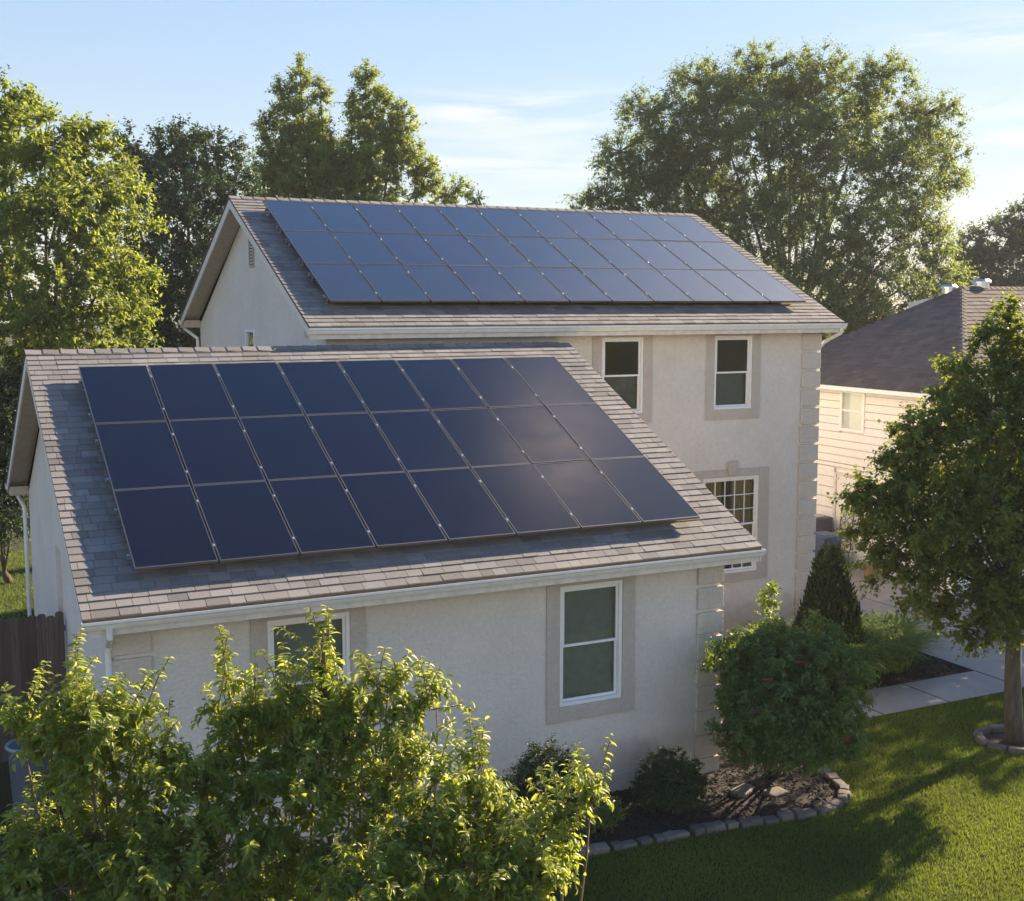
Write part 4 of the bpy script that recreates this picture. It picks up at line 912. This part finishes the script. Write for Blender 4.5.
# foreground shrubs
def shrub(label,base,lobes,**k):
    kk=dict(trunk_r=.05,stems=7,dens=1.0,cl_r=.24,twigs=5,lv=12,fine=True,up=.5,spread=.6,wratio=.42,droop=.5,limb_r=.035,shell=.5,crown='leaves',trunk='stems',lai=10.5,shoots=6); kk.update(k)
    return T('leafy_shrub',label,'shrub',base,lobes,.086,M['f_shrub'],M['twig'],group=None,**kk)
D=9.3
shrub('tall leafy shrub at the bottom left below the downspout',ground_under(70,D),
  [L(75,705,D,18,rz=2.0),L(60,755,D,36),L(135,722,D,22,rz=1.5),L(18,722,D,15),L(105,775,D,46),L(40,845,D,36),L(100,850,D,55),L(165,770,D,36),L(10,890,D-.5,42),L(60,905,D-.5,50),L(178,845,D-.2,50),L(140,890,D-.5,55),L(90,740,D-.3,30),L(112,730,D,26),L(48,735,D,20)])
D=9.8
shrub('tallest leafy shrub in front of the left window, reaching the gutter',ground_under(290,D),
  [L(228,700,D,18,rz=2.0),L(325,665,D,13,rz=3.0),L(318,735,D,40),L(388,698,D,22,rz=1.4),L(428,705,D,18),L(240,755,D,40),L(350,755,D,48),L(205,800,D-.3,44),L(290,810,D-.4,52),L(385,790,D-.2,38),L(330,865,D-.6,55),L(240,875,D-.6,55),L(285,735,D,28),L(405,750,D-.2,28),L(290,708,D,20,rz=1.4),L(350,704,D,26),L(255,720,D,24)])
D=9.0
shrub('lower leafy shrub with a yellow green shoot reaching right over the border',ground_under(470,D),
  [L(478,790,D,18,rz=2.2),L(452,830,D,36),L(520,838,D,28),L(560,812,D,16),L(592,792,D,11),L(420,868,D-.2,46),L(500,880,D-.3,44),L(558,866,D,22),L(380,895,D-.4,45),L(470,915,D-.4,50),L(535,880,D-.4,30),L(435,800,D,26),L(500,815,D,24)])

# bed planting
bp=P(790,690,18.4)
T('flowering_bush','big rounded green bush with a few red flowers at the wing corner','bush',(10.35,-.1,0),
  [(P(790,690,18.2),(.95,.95,.92)),(P(745,665,18.4),(.6,.6,.55)),(P(835,690,18.2),(.55,.55,.65)),(P(800,650,18.6),(.75,.75,.5)),(P(760,720,17.9),(.7,.7,.55)),(P(820,725,18.0),(.6,.6,.5)),(P(748,735,17.9),(.45,.45,.42)),(P(832,740,17.9),(.42,.42,.40)),(P(790,748,17.7),(.45,.45,.35))],
  .085,M['f_bush'],M['twig'],trunk_r=.04,stems=9,dens=1.7,cl_r=.22,twigs=5,lv=9,shoots=2,shoot_len=(.12,.25),fine=False,wratio=.5,limb_r=.035,up=.5,crown='leaves',trunk='stems')
fb=bpy.data.objects['flowering_bush']
for px,py,d in ((766,682,17.35),(754,713,17.3),(847,742,17.4),(800,664,17.5)):
    fl=MB(); c=P(px,py,d)
    for k in range(7):
        a=k*2.4; dr=Vector((math.cos(a),math.sin(a),.35+.3*(k%3))).normalized()*.07; s=Vector((-math.sin(a),math.cos(a),0))*.04; c0=Vector(c)
        fl.add([c0,c0+dr*.6+s,c0+dr*1.2,c0+dr*.6-s],[(0,1,2,3)])
    fl.build('flower',M['flower'],fb,recalc=False)
T('young_shoot','thin leafy shoot rising above the flowering bush','plant',(12.2,2.2,0),[(P(770,596,20.3),(.15,.15,.28)),(P(768,625,20.3),(.2,.2,.2))],.10,M['f_bush'],M['twig'],trunk_r=.015,fork=1.0,dens=1.0,cl_r=.18,twigs=3,lv=5,fine=True,wratio=.55,limb_r=.008,crown='leaves',trunk='stem')
T('boxwood_ball','small round dark boxwood beside the stone border','bush',(8.05,-.45,0),[((8.05,-.45,.47),(.50,.50,.42)),((8.2,-.5,.35),(.45,.42,.33)),((7.9,-.45,.33),(.42,.42,.32))],.035,M['f_box'],M['twig'],trunk_r=.03,stems=5,dens=2.2,cl_r=.11,twigs=6,lv=9,limb_r=.012,wratio=.6,crown='leaves',trunk='stems')
c=P(545,775,15.6)
T('feathery_bush','loose dark green bush against the wall below the right window','bush',(c[0],c[1],0),[(P(545,770,15.6),(.38,.34,.36)),(P(520,790,15.6),(.3,.3,.3)),(P(565,775,15.6),(.28,.26,.28)),(P(548,810,15.5),(.5,.38,.35))],.05,M['f_box'],M['twig'],trunk_r=.02,stems=6,dens=1.0,cl_r=.17,twigs=5,lv=9,limb_r=.01,wratio=.4,up=.8,crown='leaves',trunk='stems',vmean=.7)
T('low_bush','small leafy plant growing low in the bed left of the boxwood','bush',(6.7,-.65,0),[((6.7,-.65,.25),(.45,.3,.22)),((6.35,-.6,.2),(.3,.3,.18))],.05,M['f_bush'],M['twig'],trunk_r=.015,stems=4,dens=1.0,cl_r=.15,twigs=5,lv=8,limb_r=.008,crown='leaves',trunk='stems')
# arborvitae
def conifer():
    b=P(828,640,24.6); bx,by=b[0],b[1]
    h=P(838,533,24.6)[2]; o=empty('arborvitae',(bx,by,0),'dark conical evergreen at the right corner of the house','shrub')
    t=MB(); t.tube([(bx,by,0),(bx,by,h*.9)],[.06,.015],7); t.build('trunk',M['bark2'],o)
    n=9000; z=rng.random(n)**1.25*.97; z=1-(1-z); u=1-np.sqrt(1-rng.random(n)*.995)   # denser below
    z=u; r=.76*(1-z)**.70*np.minimum(1,(z+.12)*6); a=rng.uniform(0,6.283,n); lump=1+.10*np.sin(a*5+z*9)+.07*np.sin(a*11-z*23)
    rr=r*lump*rng.uniform(.72,1.04,n)
    out=np.stack([np.cos(a),np.sin(a),np.zeros(n)],1); pos=np.array([bx,by,0])+out*rr[:,None]+np.stack([np.zeros(n),np.zeros(n),.05+z*(h-.1)],1)
    ax=out*.55+np.array([0,0,1.0])+rng.normal(size=(n,3))*.25; nr=out+rng.normal(size=(n,3))*.5
    V,I,S,q=leaf_arrays(pos,ax,nr,rng.uniform(.09,.17,n),rng.uniform(.04,.07,n),False)
    raw_mesh('foliage',V,I,S,np.repeat(np.clip(rng.normal(.5,.22,n),0,1),q),M['f_conifer'],o)
conifer()
def lily(x,y,r,h,n,label):
    o=empty('daylily_clump',(x,y,0),label,'plant','strap leaved clumps beside the walkway')
    a=rng.uniform(0,6.283,n); L0=rng.uniform(.6,1.15,n)*r*1.5; hh=h*rng.uniform(.7,1.15,n); bx=x+rng.normal(0,.14*r,n); by=y+rng.normal(0,.14*r,n)
    d=np.stack([np.cos(a),np.sin(a)],1); s=np.stack([-np.sin(a),np.cos(a)],1); K=6; V=[]
    w=rng.uniform(.013,.024,n)
    for k in range(K):
        t=k/(K-1); reach=L0*(t**1.15)*.75; z=hh*(2.1*t-1.35*t*t)+.02
        ww=w*(1-t)**.6+.001
        for sg in (-1,1): V.append(np.stack([bx+d[:,0]*reach+sg*s[:,0]*ww,by+d[:,1]*reach+sg*s[:,1]*ww,z],1))
    V=np.stack(V,1).reshape(-1,3); idx=[]
    for k in range(K-1): idx+=[2*k,2*k+1,2*k+3,2*k+2]
    I=((np.arange(n)*2*K)[:,None]+np.array(idx)[None,:]).ravel(); S=np.full(n*(K-1),4)
    raw_mesh('leaves',V,I,S,np.repeat(np.clip(rng.normal(.5,.25,n),0,1),2*K),M['f_lily'],o)
for (x,y,r,h,n,lab) in ((13.6,3.0,1.0,.85,800,'arching strap leaved clump half behind the flowering bush'),(14.4,3.25,1.05,.95,900,'full strap leaved clump in the middle of the bed by the walkway'),(15.35,3.4,1.0,.9,900,'strap leaved clump nearest the pointed right corner of the bed'),
    (14.9,4.3,1.0,1.0,800,'strap leaved clump behind the others, in front of the cone evergreen'),(16.0,4.2,.95,.85,800,'strap leaved clump at the right rear of the bed by the driveway'),(13.3,4.3,.9,.95,600,'strap leaved clump close to the house wall behind the flowering bush')):
    lily(x+.5,y,r,h,int(n*.8),lab)
print('leaves',tot)
